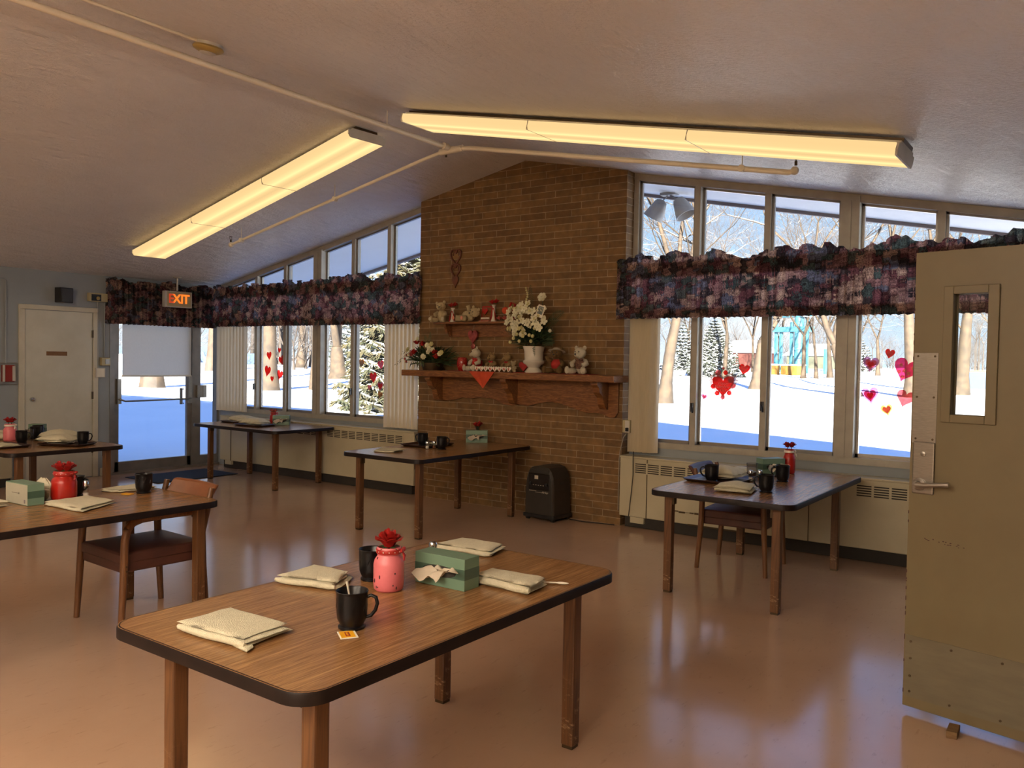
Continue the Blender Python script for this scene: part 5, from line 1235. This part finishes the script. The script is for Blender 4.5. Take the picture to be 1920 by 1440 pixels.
# --- left edge table
tissue('green tissue box with its pale base turned to the viewer, left edge table', -4.92, 2.175, .05, plain_front=True, pale=True)
jar('red painted jar with two red roses on the left edge table', -4.86, 2.36, 'red_jar', .6, r=.067, h=.17, nr=2, seed=7, ribbon='ribbon_red', rr=.034)
mug('black mug hidden behind the red jar on the left edge table', -4.95, 2.47, .55)
mug('black mug at the far end of the left edge table', -4.765, 2.79, 2.4)
shaker('glass salt shaker right of the red jar on the left edge table', -4.83, 2.47, hgt=.105)
towel('cream towel folded before the red jar on the left edge table', [(-4.76, 2.20), (-4.80, 2.45), (-4.54, 2.49), (-4.39, 2.22)], layers=2, seed=11, th=.014)
towel('cream towel spread under the black mug at the end of the left edge table', [(-4.99, 2.64), (-5.03, 2.91), (-4.82, 2.92), (-4.875, 2.69)], layers=2, seed=12, th=.010)
towel('cream towel at the left edge of the picture beside the pale based tissue box', [(-5.06, 1.80), (-5.07, 2.06), (-4.86, 2.07), (-4.84, 1.86)], layers=3, seed=13, th=.013)
nk = thing('crumpled_napkin', 'crumpled white napkin leaning on the red jar', 'napkin', (-4.94, 2.285, TT))
m = MB()
def fn(u, v): a = u * 2 * PI; R_ = .07 * math.sin(PI * (.06 + .88 * v)) ** .6 * (1 + .25 * noise.noise(Vector((math.cos(a) * 2, math.sin(a) * 2, v * 3)))); return (R_ * math.cos(a) * 1.0, R_ * math.sin(a) * .42, .002 + v * .125 + .01 * noise.noise(Vector((a, v, 3))))
m.grid(fn, 22, 12); m.build('napkin', 'towel', nk, smooth=True)
tp2 = thing('tea_packet', 'yellow tea packet beside the black mug on the left edge table', 'tea packet', (-4.79, 2.70, TT), .3)
MB().box(-.03, .03, -.02, .02, .0005, .004).build('envelope', 'yellow_packet', tp2)
# --- far left table
jar('pink jar with white band and red roses on the far left table', -8.45, 3.60, 'pink_jar', .5, r=.056, h=.16, nr=2, ribbon='ribbon_white', seed=13, rr=.03, rz0=.03)
tray('dark tray holding a towel and mug at the right of the far left table', -7.72, 3.78, .52, .42, .30)
plate('covered plate under the towel on the right tray of the far left table', -7.80, 3.76, TT + .007)
towel('cream towel draped over the plate on the right tray of the far left table', [(-7.93, 3.58), (-8.03, 3.78), (-7.72, 3.92), (-7.64, 3.74)], z=TT + .063, layers=2, seed=21, th=.014)
mug('black mug on the right tray of the far left table', -7.60, 3.86, .7, TT + .007)
tray('dark tray behind at the back of the far left table', -8.20, 3.96, .52, .40, .28)
plate('covered plate under the towel on the rear tray of the far left table', -8.24, 3.93, TT + .007)
towel('cream towel draped over the plate on the rear tray of the far left table', [(-8.36, 3.80), (-8.42, 4.02), (-8.10, 4.10), (-8.04, 3.90)], z=TT + .063, layers=2, seed=22, th=.014)
mug('black mug behind the towels on the far left table', -8.62, 3.93, 2.0)
mug('black mug beside the rear tray of the far left table', -8.47, 3.84, 2.2)
tray('dark tray at the left end of the far left table', -7.95, 3.33, 0.1, .42, .30)
towel('cream towel lying on the left tray of the far left table', [(-8.08, 3.24), (-8.1, 3.40), (-7.84, 3.44), (-7.80, 3.26)], z=TT + .007, layers=2, seed=23)
mug('black mug left of the pink jar on the far left table', -8.12, 3.56, 1.0)
towel('cream towels stacked behind the pink jar on the far left table', [(-8.78, 3.50), (-8.82, 3.70), (-8.58, 3.80), (-8.52, 3.58)], layers=5, seed=24, th=.018)
tumbler('pinkish plastic cup right of the pink jar on the far left table', -8.33, 3.72, h=.11)
tissue('small green tissue box behind the plastic cup on the far left table', -8.78, 4.0, .6, w=.13, h=.12, d=.10, plain_front=False)
# --- middle table
towel('cream towel folded at the near left corner of the table by the brick wall', [(-5.36, 5.33), (-5.47, 5.56), (-5.22, 5.60), (-5.17, 5.40)], layers=2, seed=31, th=.013)
tray('dark tray on the left side of the table by the brick wall', -5.40, 6.10, .05, .36, .44)
mug('black mug on the tray of the table by the brick wall', -5.40, 6.03, 3.4, TT + .007)
towel('small folded cream napkin on the tray by the brick wall', [(-5.42, 6.15), (-5.46, 6.27), (-5.30, 6.28), (-5.29, 6.16)], z=TT + .007, layers=2, seed=32)
tumbler('clear cup with utensils on the tray by the brick wall', -5.50, 6.20, TT + .007, .03, .06)
mug('black mug alone at the middle of the table by the brick wall', -5.08, 5.94, 1.2)
shaker('left shaker of the pair on the table by the brick wall', -5.19, 5.86, hgt=.075)
shaker('right shaker of the pair on the table by the brick wall', -5.165, 5.93, hgt=.075, fill='coffee')
tissue('green tissue box at the back of the table by the brick wall', -5.26, 6.70, .62, pale=True, w=.22, h=.125)
bv = thing('bud_vase', 'small silver vase with red roses behind the tissue box by the brick wall', 'vase', (-5.33, 6.80, TT))
MB().lathe([(.028, 0), (.03, .01), (.015, .04), (.018, .10), (.034, .15), (.032, .15), (.014, .10), (0, .05)], 20).build('vase', 'chrome', bv, smooth=True)
for i, (a, b, c) in enumerate(((-.02, 0, .155), (.024, -.01, .160), (.005, .02, .165))): rose(bv, (a, b, c), .028, seed=40 + i, lean=(a * 8, 0))
# --- left window table
tray('dark tray nearer the viewer on the table under the left windows', -8.38, 6.33, .02, .46, .32)
plate('covered plate on the nearer tray under the left windows', -8.37, 6.33, TT + .007)
towel('cream towel over the plate on the nearer tray under the left windows', [(-8.58, 6.24), (-8.60, 6.42), (-8.22, 6.44), (-8.20, 6.26)], z=TT + .063, layers=2, seed=41, th=.016)
tray('dark tray at the exit door end of the table under the left windows', -8.93, 6.50, .02, .42, .30)
plate('covered plate on the farther tray under the left windows', -8.86, 6.50, TT + .007)
towel('cream towel over the plate on the farther tray under the left windows', [(-9.04, 6.42), (-9.06, 6.60), (-8.68, 6.62), (-8.66, 6.44)], z=TT + .063, layers=2, seed=42, th=.016)
tissue('pale green tissue box on the table under the left windows', -8.30, 6.66, .75, pale=True, w=.2)
jar('red jar with dried pale roses on the table under the left windows', -8.58, 6.76, 'red_jar', .6, r=.048, h=.14, nr=2, rmat='pink_petal', seed=50, rr=.026)
# --- right window table
tray('black rimmed tray on the left side of the right window table', -2.29, 5.81, -.03, .40, .48)
plate('covered plate under the towel on the tray of the right window table', -2.30, 5.86, TT + .007)
towel('cream towel draped over the plate on the tray of the right window table', [(-2.46, 5.80), (-2.45, 6.06), (-2.15, 6.00), (-2.17, 5.74)], z=TT + .063, layers=2, seed=51, th=.012)
mug('black mug on the tray of the right window table', -2.30, 5.66, 3.6, TT + .007)
mug('black mug at the near right of the right window table', -1.84, 5.47, 3.6)
mug('black mug at the middle right of the right window table', -1.92, 6.06, 3.6)
towel('crumpled cream towel at the front edge of the right window table', [(-2.13, 5.27), (-2.15, 5.49), (-1.94, 5.58), (-1.89, 5.30)], layers=2, seed=52, th=.019, dome=.03)
towel('cream towel folded at the back of the right window table', [(-2.44, 6.34), (-2.45, 6.54), (-2.22, 6.56), (-2.22, 6.38)], layers=2, seed=53, th=.014)
tissue('green tissue box at the back of the right window table', -2.13, 6.42, .95, pale=True, w=.2, h=.125)
jar('tall red jar with two red roses and white string on the right window table', -2.03, 6.56, 'red_jar', .5, r=.046, h=.19, nr=2, ribbon='ribbon_white', seed=60, rr=.026, rz0=.03)
tumbler('plastic cup with brown drink on the right window table', -2.17, 6.12, r=.042, h=.11, fill='coffee')
shaker('salt shaker, left of the pair on the right window table', -2.10, 5.90)
shaker('pepper shaker, right of the pair on the right window table', -2.05, 5.95, fill='coffee')

# ------------------------------------------------------------------ window clings
def cling(lab, x, z, w, h, mats, y, rot=0, cat='window cling', textl=None, fl=None):
    t = thing('window_cling', lab, cat, (x, y, z)); t.rotation_euler = (0, rot, 0)
    for i, mt_ in enumerate(mats):
        k = 1 - .3 * i
        MB().prism(heart_pts(w * k, h * k), 0, .0006, TR(0, -.0007 * i, 0) @ FACE_MY).build(['heart', 'heart_inset', 'heart_center'][i], mt_, t)
    if textl: text('lettering', textl[0], textl[1], 'cling_white', t, TR(0, -.0007 * len(mats), 0) @ FACE_MY, .0003)
    if fl:
        for a, b in fl:
            m = MB()
            for k in range(5): an = k * 2 * PI / 5; m.prism([(a + .009 * math.cos(an) + .006 * math.cos(q * PI / 3), b + .009 * math.sin(an) + .006 * math.sin(q * PI / 3)) for q in range(6)], 0, .0006, TR(0, -.001, 0) @ FACE_MY)
            m.build('printed_flower', 'cling_cream', t)
    return t
A, B = YW + .010, YW + .040
cling('small red heart cling near the top of the cluster beside the open door', -1.448, 1.653, .075, .08, ['cling_red', 'cling_rose'], B, .2)
cling('red heart cling with mauve and white rings, upper left of the right cluster', -1.590, 1.565, .125, .125, ['cling_mauve', 'cling_rose', 'cling_red'], B, .12)
cling('large pink heart cling with yellow flowers beside the open door', -1.33, 1.52, .19, .19, ['cling_pink'], B, .35, fl=[(-.045, .035), (-.005, .0), (.045, .04), (.0, -.05), (-.04, -.02), (.03, -.01)])
cling('pink heart cling with red middle, lower left of the right cluster', -1.585, 1.31, .13, .14, ['cling_mauve', 'cling_pink', 'cling_red'], B, -.15)
cling('rose heart cling half behind the open door, lower right of the cluster', -1.325, 1.295, .14, .14, ['cling_rose'], B, .3)
cling('small cream heart cling with red middle at the bottom of the right cluster', -1.455, 1.20, .09, .095, ['cling_cream', 'cling_rose'], B, -.25)
cling('small plain red heart cling right of the lace heart', -2.645, 1.50, .10, .10, ['cling_red', 'cling_rose'], B, .2)
t = thing('window_cling', 'large lace edged red heart cling reading Happy Valentines Day with roses', 'window cling', (-2.835, B, 1.345))
lp = []
for i, (a, b) in enumerate(heart_pts(.27, .25, 44)): k = 1.06 if i % 2 else .92; lp.append((a * k, b * k))
MB().prism(lp, 0, .0005, FACE_MY).build('lace_edge', 'cling_lace', t)
MB().prism(heart_pts(.20, .19), 0, .0006, TR(0, -.0007, .0) @ FACE_MY).build('heart', 'cling_red', t)
for i, (a, b, s) in enumerate(((-.075, .06, .03), (.075, .065, .033), (-.095, .0, .025), (.095, .01, .026), (-.055, -.06, .025), (.0, -.095, .024), (.06, -.055, .024), (-.05, .125, .030), (.022, .128, .024), (.0, .165, .014))):
    MB().prism([(a + s * math.cos(q * PI / 5) * (1 if q % 2 else .85), b + s * math.sin(q * PI / 5) * (1 if q % 2 else .85)) for q in range(10)], 0, .0006, TR(0, -.0012, 0) @ FACE_MY).build('printed_rose', 'cling_rose' if i % 2 else 'cling_red', t)
m = MB()
for a, b, c, d in ((-.02, .14, -.05, .165), (-.01, .15, -.03, .18), (.0, .15, .01, .175), (-.02, .12, .0, .16), (.06, -.12, .10, -.10), (.02, -.13, .04, -.17), (.08, -.1, .12, -.08)): m.bar((a, -.0014, b), (c, -.0014, d), .0006, .010, (0, -1, 0))
m.build('leaves', 'cling_green', t)
for s, zz, sz in (('Happy', .030, .038), ("Valentine's", .0, .038), ('Day', -.032, .038)): text('lettering', s, sz, 'cling_ink', t, TR(0, -.0020, zz) @ FACE_MY, .0003, shear=.35)
cling('tiny pink rosebud cling left of the lace heart', -3.012, 1.245, .055, .055, ['cling_mauve', 'cling_rose'], B, .2)
for i, (x, z, w, r_) in enumerate(((-9.23, 1.545, .10, -.1), (-9.02, 1.62, .065, .15), (-8.97, 1.487, .11, -.35), (-9.265, 1.335, .13, .25), (-9.01, 1.29, .12, .3), (-9.165, 1.235, .07, 0))):
    cling(['red heart cling at the upper left of the ring on the left window', 'small red heart cling at the top of the ring on the left window', 'red heart cling at the right of the ring on the left window', 'largest red heart cling at the left of the ring on the left window', 'red heart cling at the lower right of the ring on the left window', 'smallest red heart cling at the bottom of the ring on the left window'][i], x, z, w, w * 1.2, ['cling_red'], B, r_)
for i, (x, z, w, ms_, l_) in enumerate(((-7.10, 1.46, .10, ['cling_pink', 'cling_mauve'], 'magenta paw like heart cling at upper right before the spruce'), (-7.225, 1.305, .12, ['cling_red', 'cling_pink'], 'bright pink heart cling like a balloon before the spruce'), (-7.105, 1.205, .10, ['cling_mauve', 'cling_red'], 'purple and red heart cling at lower right before the spruce'), (-7.29, 1.185, .06, ['cling_rose', 'cling_mauve'], 'tiny red cling at lower left before the spruce'), (-7.43, 1.48, .09, ['cling_brown', 'cling_lace'], 'brown and grey cling at the left before the spruce'), (-7.11, 1.10, .08, ['cling_brown'], 'faint brown cling at the bottom before the spruce'))):
    cling(l_, x, z, w, w * 1.15, ms_, A, .1 * (i - 2))
# ------------------------------------------------------------------ outdoors
def terr(x, y):
    r_ = math.hypot(x, y); t = min(1, max(0, (r_ - 35) / 90)); h = 1.15 * t * t * (3 - 2 * t)
    if r_ > 11: h += .05 * noise.noise(Vector((x * .12, y * .12, 0))) * min(1, (r_ - 11) / 8)
    return h - .03
gm = MB(); NX, NY = 150, 130
def gf(u, v):
    a = (u - .5) * 2; x = -80 + math.copysign(abs(a) ** 1.4, a) * 330; y = -40 + (v ** 1.5) * 380; return (x, y, terr(x, y))
gm.grid(gf, NX, NY)
go = gm.build('snow_ground', 'snow', None, smooth=True, auto=False); go['kind'] = 'structure'; go['label'] = 'snow covered park lawn outside the windows'; go['category'] = 'snow'
def polar(px, r_):
    az = yaw + math.atan((px - 960) / F); x, y = r_ * math.sin(az), r_ * math.cos(az); return x, y, terr(x, y)
def make_tree(seed, H, r0, fork, mat='bark', spread=1.0, lean=(0, 0), maxd=6, twigs=1.0, first=2, sides=6):
    rnd = random.Random(seed); m = MB()
    def br(p, d, r_, ln, dep):
        n = 4 if dep < 2 else 3; pts_ = [p.copy()]; rs = [r_]; 
        for i in range(n):
            d = (d + Vector((rnd.gauss(0, .10), rnd.gauss(0, .10), rnd.gauss(.05, .07))) * (1 if dep else .35)).normalized()
            p = p + d * ln / n; pts_.append(p.copy()); rs.append(r_ * (1 - .38 * (i + 1) / n))
        if dep == 0: rs[0] = r_ * 1.45
        m.tube([tuple(q) for q in pts_], rs, sides if dep < 2 else (4 if dep < 4 else 3), cap=False)
        if dep >= maxd: return
        re = rs[-1]
        k = first if dep == 0 else (2 if rnd.random() < .65 else 3)
        for i in range(k):
            a = 2 * PI * (i + rnd.random() * .5) / k + dep; t_ = (.35 + .3 * rnd.random()) * spread
            side = d.orthogonal().normalized(); side.rotate(Matrix.Rotation(a, 3, d)); nd = (d * math.cos(t_) + side * math.sin(t_)).normalized()
            br(p, nd, re * (.80 if i == 0 else .68), ln * rnd.uniform(.62, .85) if dep else (H - fork) * .33, dep + 1)
        if dep >= 1:
            for i in range(int(2 * twigs + rnd.random())):
                j = rnd.randint(1, n - 1); side = d.orthogonal().normalized(); side.rotate(Matrix.Rotation(rnd.uniform(0, 2 * PI), 3, d))
                nd = (d * .55 + side * .8).normalized(); br(pts_[j], nd, rs[j] * .38, ln * .6, max(dep + 2, 3))
    br(Vector((0, 0, -.15)), Vector((lean[0], lean[1], 1)).normalized(), r0, fork, 0)
    return m
def tree(lab, px, r_, H, r0, fork, seed, group=None, **k):
    x, y, z = polar(px, r_); o = make_tree(seed, H, r0, fork, **k).build('bare_tree', k.get('mat', 'bark'), None, smooth=True, auto=False, loc=(x, y, z)); tag(o, lab, 'tree', group); return o
tree('thick forked bare tree nearest the right windows, seen at the left pane', 1246, 33, 15, .27, 3.9, 3, maxd=7, first=4, spread=.9, lean=(.05, 0), twigs=1.6)
tree('bare tree with a wide low V fork behind the middle of the right windows', 1418, 52, 17, .36, 3.1, 8, maxd=7, spread=1.25, twigs=1.6)
tree('leaning bare tree behind the wide post of the right windows', 1600, 46, 15, .42, 3.0, 14, maxd=7, lean=(-.38, .1), spread=1.0)
tree('bare tree forking high beside the edge of the open door', 1712, 47, 16, .38, 4.6, 17, maxd=7, spread=1.0)
tree('bare tree seen through the narrow window of the open door', 1800, 52, 16, .42, 5.0, 23, maxd=7)
tree('slim bare trunk between the play tower and the leaning tree', 1530, 75, 12, .16, 4, 29, maxd=6)
tree('bare tree seen through the sidelight of the exit door', 397, 68, 19, .45, 7, 31, maxd=6)
tree('thick trunk showing under the roller shade of the exit door', 285, 42, 17, .48, 6, 37, maxd=6)
tree('thick bare tree behind the ring of heart clings', 503, 39, 17, .40, 6.5, 41, maxd=6)
tree('straight bare trunk in the pane right of the heart cling ring', 563, 78, 18, .38, 9, 43, maxd=6)
tree('bare trunk at the wide post of the left windows', 592, 40, 16, .26, 6, 47, maxd=6)
tree('heavy bare tree with a V of two trunks in the left windows', 634, 55, 18, .62, 2.2, 53, maxd=7, spread=.8)
tree('bare tree at the left side of the sidelight', 350, 90, 19, .4, 8, 59, maxd=6)
random.seed(6)
GM = 'bare park trees whose crowns show above the right valance'
for i in range(15):
    tree('bare park tree with a snowy crown of fine twigs beyond the right windows', 1200 + i * 50 + random.uniform(-18, 18), random.uniform(62, 105), random.uniform(13, 19), random.uniform(.16, .26), random.uniform(3.5, 5), 200 + i, GM, maxd=7, twigs=1.6, sides=5, first=3)
base = [(make_tree(100 + i, 15, .20, 3.5 + i, 'bark_far', maxd=6, twigs=1.0, sides=4, first=3) if i % 2 else make_tree(100 + i, 10, .13, .8, 'bark_far', maxd=6, twigs=1.6, sides=4, first=4, spread=.9)).mesh('far_tree') for i in range(4)]
for me in base:
    me.materials.append(M['bark_far'])
    for p in me.polygons: p.use_smooth = True
rnd = random.Random(77)
GL = 'bare trees in the distant tree line'
for i in range(190):
    if i < 100: px = rnd.uniform(1150, 1990); r_ = rnd.uniform(125, 215); s = rnd.uniform(.55, .95)
    else: px = rnd.uniform(180, 800); r_ = rnd.uniform(70, 170); s = rnd.uniform(.75, 1.25)
    if i < 100 and r_ < 150: s *= .75
    x, y, z = polar(px, r_)
    if px < 960 and rnd.random() < .1: s *= .6
    o = bpy.data.objects.new('bare_tree', base[i % 4]); COL.objects.link(o); o.location = (x, y, z - .1); o.rotation_euler = (0, 0, rnd.uniform(0, 6.28)); o.scale = (s, s, s * rnd.uniform(.9, 1.1))
    tag(o, 'grey brown bare tree in the distant tree line across the snow', 'tree', GL)
def spruce(lab, px, r_, H, R_, seed, mat='spruce', levels=26, dz=0, fine=1):
    rnd = random.Random(seed); x, y, z = polar(px, r_); root = thing('spruce_tree', lab, 'tree', (x, y, z + dz))
    MB().tube([(0, 0, -.1), (0, 0, H)], [R_ * .06, .02], 8).build('trunk', 'bark', root, smooth=True)
    m = MB()
    for l in range(levels):
        q = l / (levels - 1); zz = .25 + (H - .35) * q; rad = R_ * (1 - q) ** .85 + .08; nb = int(9 + 12 * (1 - q))
        for b in range(nb):
            a = 2 * PI * (b + rnd.random() * .7) / nb + l; L_ = rad * rnd.uniform(.78, 1.12); dr = Vector((math.cos(a), math.sin(a), 0)); sd = Vector((-dr.y, dr.x, 0))
            k = 5; prev = None; w0 = (L_ * .20 + .05) * (.8 if fine > 1 else 1)
            # drooping bough: spine plus side sprays
            P0 = [Vector((0, 0, zz)) + dr * L_ * j / k + Vector((0, 0, -.16 * L_ * math.sin(PI * .9 * j / k) + rnd.uniform(-.02, .02))) for j in range(k + 1)]
            ws = [.3, .8, 1, .85, .55, .05]
            vs = []
            for j in range(k + 1):
                w = w0 * ws[j] * rnd.uniform(.75, 1.2) * (.35 if fine > 1 else .8); vs += [P0[j] + sd * w - Vector((0, 0, .35 * w)), P0[j] + Vector((0, 0, .06 * w0 + .02)), P0[j] - sd * w - Vector((0, 0, .35 * w)), P0[j] - Vector((0, 0, .12 * w0 + .03))]
            fs = [(j * 4 + i, j * 4 + (i + 1) % 4, (j + 1) * 4 + (i + 1) % 4, (j + 1) * 4 + i) for j in range(k) for i in range(4)]
            m.add(vs, fs)
            for j_ in range(2, (k + 1) * 2 * fine):
                j = min(k, max(1, int(j_ / 2 / fine)))
                for s in (-1, 1):
                    q_ = min(k - .01, j_ / 2 / fine); bp_ = P0[int(q_)].lerp(P0[int(q_) + 1], q_ - int(q_)); tp_ = bp_ + sd * s * w0 * ws[j] * rnd.uniform(1.1, 1.9) + dr * rnd.uniform(.1, .35) * w0 * 1.6 + Vector((0, 0, -rnd.uniform(.1, .5) * w0))
                    m.tube([tuple(bp_), tuple((bp_ + tp_) / 2 + Vector((0, 0, .02))), tuple(tp_)], [(.035 * R_ / 2 + .012) / fine ** .7, (.03 * R_ / 2 + .01) / fine ** .7, .002], 4, cap=False)
    m.build('boughs', mat, root)
    return root
spruce('snowy blue green spruce behind the lace heart cling', 1337, 75, 5.2, 2.5, 1, levels=22)
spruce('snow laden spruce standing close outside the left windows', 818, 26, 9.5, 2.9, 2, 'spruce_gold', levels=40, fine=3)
spruce('small snowy spruce at the left of the right windows', 1278, 95, 5.5, 2.2, 3, levels=16)
spruce('small snowy spruce at the far left of the last pane', 1612, 105, 4.0, 1.8, 4, levels=14)
spruce('snowy spruce among the trees of the left windows', 672, 70, 8, 2.6, 5, levels=20)
t = thing('shadow_wing', 'unseen wing added to cast a shadow on the snow by the exit door', 'building', (-18.6, -5.5, -.05))  # block out of view, added to shade the snow outside the exit door
MB().box(-7.4, 7.4, -8, 8, 0, 4.0).build('wall', 'ext_wall', t); MB().box(-7.6, 7.6, -8.4, 8.4, 4.0, 4.25).build('roof', 'roof', t)
# shed
x, y, z = polar(1404, 118); t = thing('shed', 'red shed with snowy roof across the park', 'shed', (x, y, z - .1), -.25)
MB().box(-2.6, 3, -1.5, 1.5, 0, 2.2).build('wall', 'shed_red', t)
MB().add([(-3.4, -1.9, 2.1), (3.4, -1.9, 2.1), (3.4, 1.9, 2.1), (-3.4, 1.9, 2.1), (-2.6, 0, 3.8), (2.2, 0, 3.8)], [(0, 1, 2, 3), (0, 4, 5, 1), (2, 5, 4, 3), (0, 3, 4), (1, 5, 2)]).build('roof', 'snow', t)
MB().tube([(-1.3, -1.52, 1.6), (-1.3, -1.56, 1.6)], .3, 12).build('lamp', 'white_plastic', t)
x, y, z = polar(1530, 125); t = thing('cabin', 'low grey green cabin with snowy roof behind the play tower', 'building', (x, y, z - .1), -.3)
MB().box(-3.5, 5, -2, 2, 0, 2.0).build('wall', 'house_green', t)
MB().add([(-4, -2.4, 1.9), (6, -2.4, 1.9), (6, 2.4, 1.9), (-4, 2.4, 1.9), (-3, 0, 3.6), (5, 0, 3.6)], [(0, 1, 2, 3), (0, 4, 5, 1), (2, 5, 4, 3), (0, 3, 4), (1, 5, 2)]).build('roof', 'snow', t)
x, y, z = polar(1480, 92); t = thing('play_tower', 'light blue play tower of tall posts in the park', 'play tower', (x, y, z - .1), -.45)
for i, (xx, h_) in enumerate(((-2.0, 5.6), (-1.3, 4.9), (.15, 5.4), (2.2, 5.6), (4.6, 2.6))): MB().box(xx - .13, xx + .13, -.13, .13, 0, h_).build('post', 'play_blue', t)
MB().tube([(1.15, 0, 0), (1.15, 0, 6.3)], .48, 16).build('tube_slide', 'play_blue', t, smooth=True)
MB().box(-2.1, 2.3, -.5, .9, 4.4, 4.9).build('roof_beam', 'play_blue', t); MB().box(-1.2, 2.3, -.5, .9, 5.9, 6.4).build('top_panel', 'play_blue', t)
MB().box(-2.0, -1.4, .0, .4, 0, 1.4).build('low_panel', 'play_blue', t)
for i, (px, w_, l_) in enumerate(((1440, 1.7, 'left yellow box planter with snow on top near the play tower'), (1486, 1.9, 'right yellow box planter with snow on top near the play tower'))):
    x, y, z = polar(px, 84); t = thing('planter_box', l_, 'planter', (x, y, z - .06), -.4)
    MB().box(-w_ / 2, w_ / 2, -.6, .6, 0, .95).build('box', 'yellow_board', t); MB().box(-w_ / 2 - .05, w_ / 2 + .05, -.65, .65, .95, 1.1).build('snow_cap', 'snow', t, bevel=.04)
for px0, px1, r_, l_ in ((374, 425, 90, 'blue rink board far off behind the exit door sidelight'), (462, 515, 86, 'blue rink board far off at the left windows'), (1790, 1990, 62, 'blue rink board seen through the window of the open door')):
    a = Vector(polar(px0, r_)); b = Vector(polar(px1, r_)); t = thing('rink_board', l_, 'fence', tuple(a)); d = b - a
    MB().bar((0, 0, .55), (d.x, d.y, .55 + d.z), .12, 1.1).build('board', 'blue_board', t)
    if px0 > 1000: MB().bar((0, 0, 1.15), (d.x, d.y, 1.15 + d.z), .16, .12).build('yellow_rail', 'yellow_board', t)
# flood lights under the soffit
t = thing('flood_light', 'twin grey flood lights mounted under the soffit outside the right windows', 'outdoor light', (-3.93, 8.30, cz(-3.93)))
MB().box(-.09, .09, -.05, .05, -.03, 0).build('mount', 'grey_metal', t)
for s, (cx_, an) in enumerate(((-.13, .55), (.16, -.5))):
    MB().tube([(s * .03 - .02, 0, -.03), (cx_ * .6, 0, -.08)], .008, 8).build('arm', 'grey_metal', t)
    MB().lathe([(.02, .0), (.06, -.02), (.075, -.06), (.115, -.22), (.105, -.22), (.065, -.07), (0, -.05)], 20, mat=TR(cx_ * .6, 0, -.07) @ RY(an)).build('lamp_head', 'grey_metal', t, smooth=True)

# ------------------------------------------------------------------ light
W = bpy.data.worlds.new('sky'); scene.world = W; W.use_nodes = True; nt = W.node_tree; nt.nodes.clear()
out = nt.nodes.new('ShaderNodeOutputWorld'); bg = nt.nodes.new('ShaderNodeBackground'); L(nt, bg.outputs[0], out.inputs[0])
tc = N(nt, 'TexCoord'); sp_ = N(nt, 'SeparateXYZ'); L(nt, tc.outputs['Generated'], sp_.inputs[0])
r1 = ramp(nt, [(0, (.66, .82, 1.0)), (.10, (.44, .70, 1.0)), (.35, (.22, .45, .98)), (1, (.13, .30, .90))]); L(nt, sp_.outputs['Z'], r1.inputs['Fac'])
mp = N(nt, 'Mapping'); mp.inputs['Scale'].default_value = (1, 1, 4); L(nt, tc.outputs['Generated'], mp.inputs['Vector'])
cn = N(nt, 'TexNoise', Scale=2.6, Detail=6); L(nt, mp.outputs[0], cn.inputs['Vector']); cr = ramp(nt, [(.54, (0, 0, 0)), (.74, (1, 1, 1))]); L(nt, cn.outputs['Fac'], cr.inputs['Fac'])
mx = N(nt, 'MixRGB'); L(nt, cr.outputs['Color'], mx.inputs['Fac']); L(nt, r1.outputs['Color'], mx.inputs['Color1']); mx.inputs['Color2'].default_value = (.95, .97, 1.0, 1)
L(nt, mx.outputs[0], bg.inputs['Color']); bg.inputs['Strength'].default_value = SKY
su = bpy.data.lights.new('sun', 'SUN'); so = bpy.data.objects.new('sun', su); COL.objects.link(so); su.energy = SUN; su.color = (1, .91, .78); su.angle = .009
so.rotation_euler = Vector((-7, 12, -3.6)).to_track_quat('-Z', 'Y').to_euler()
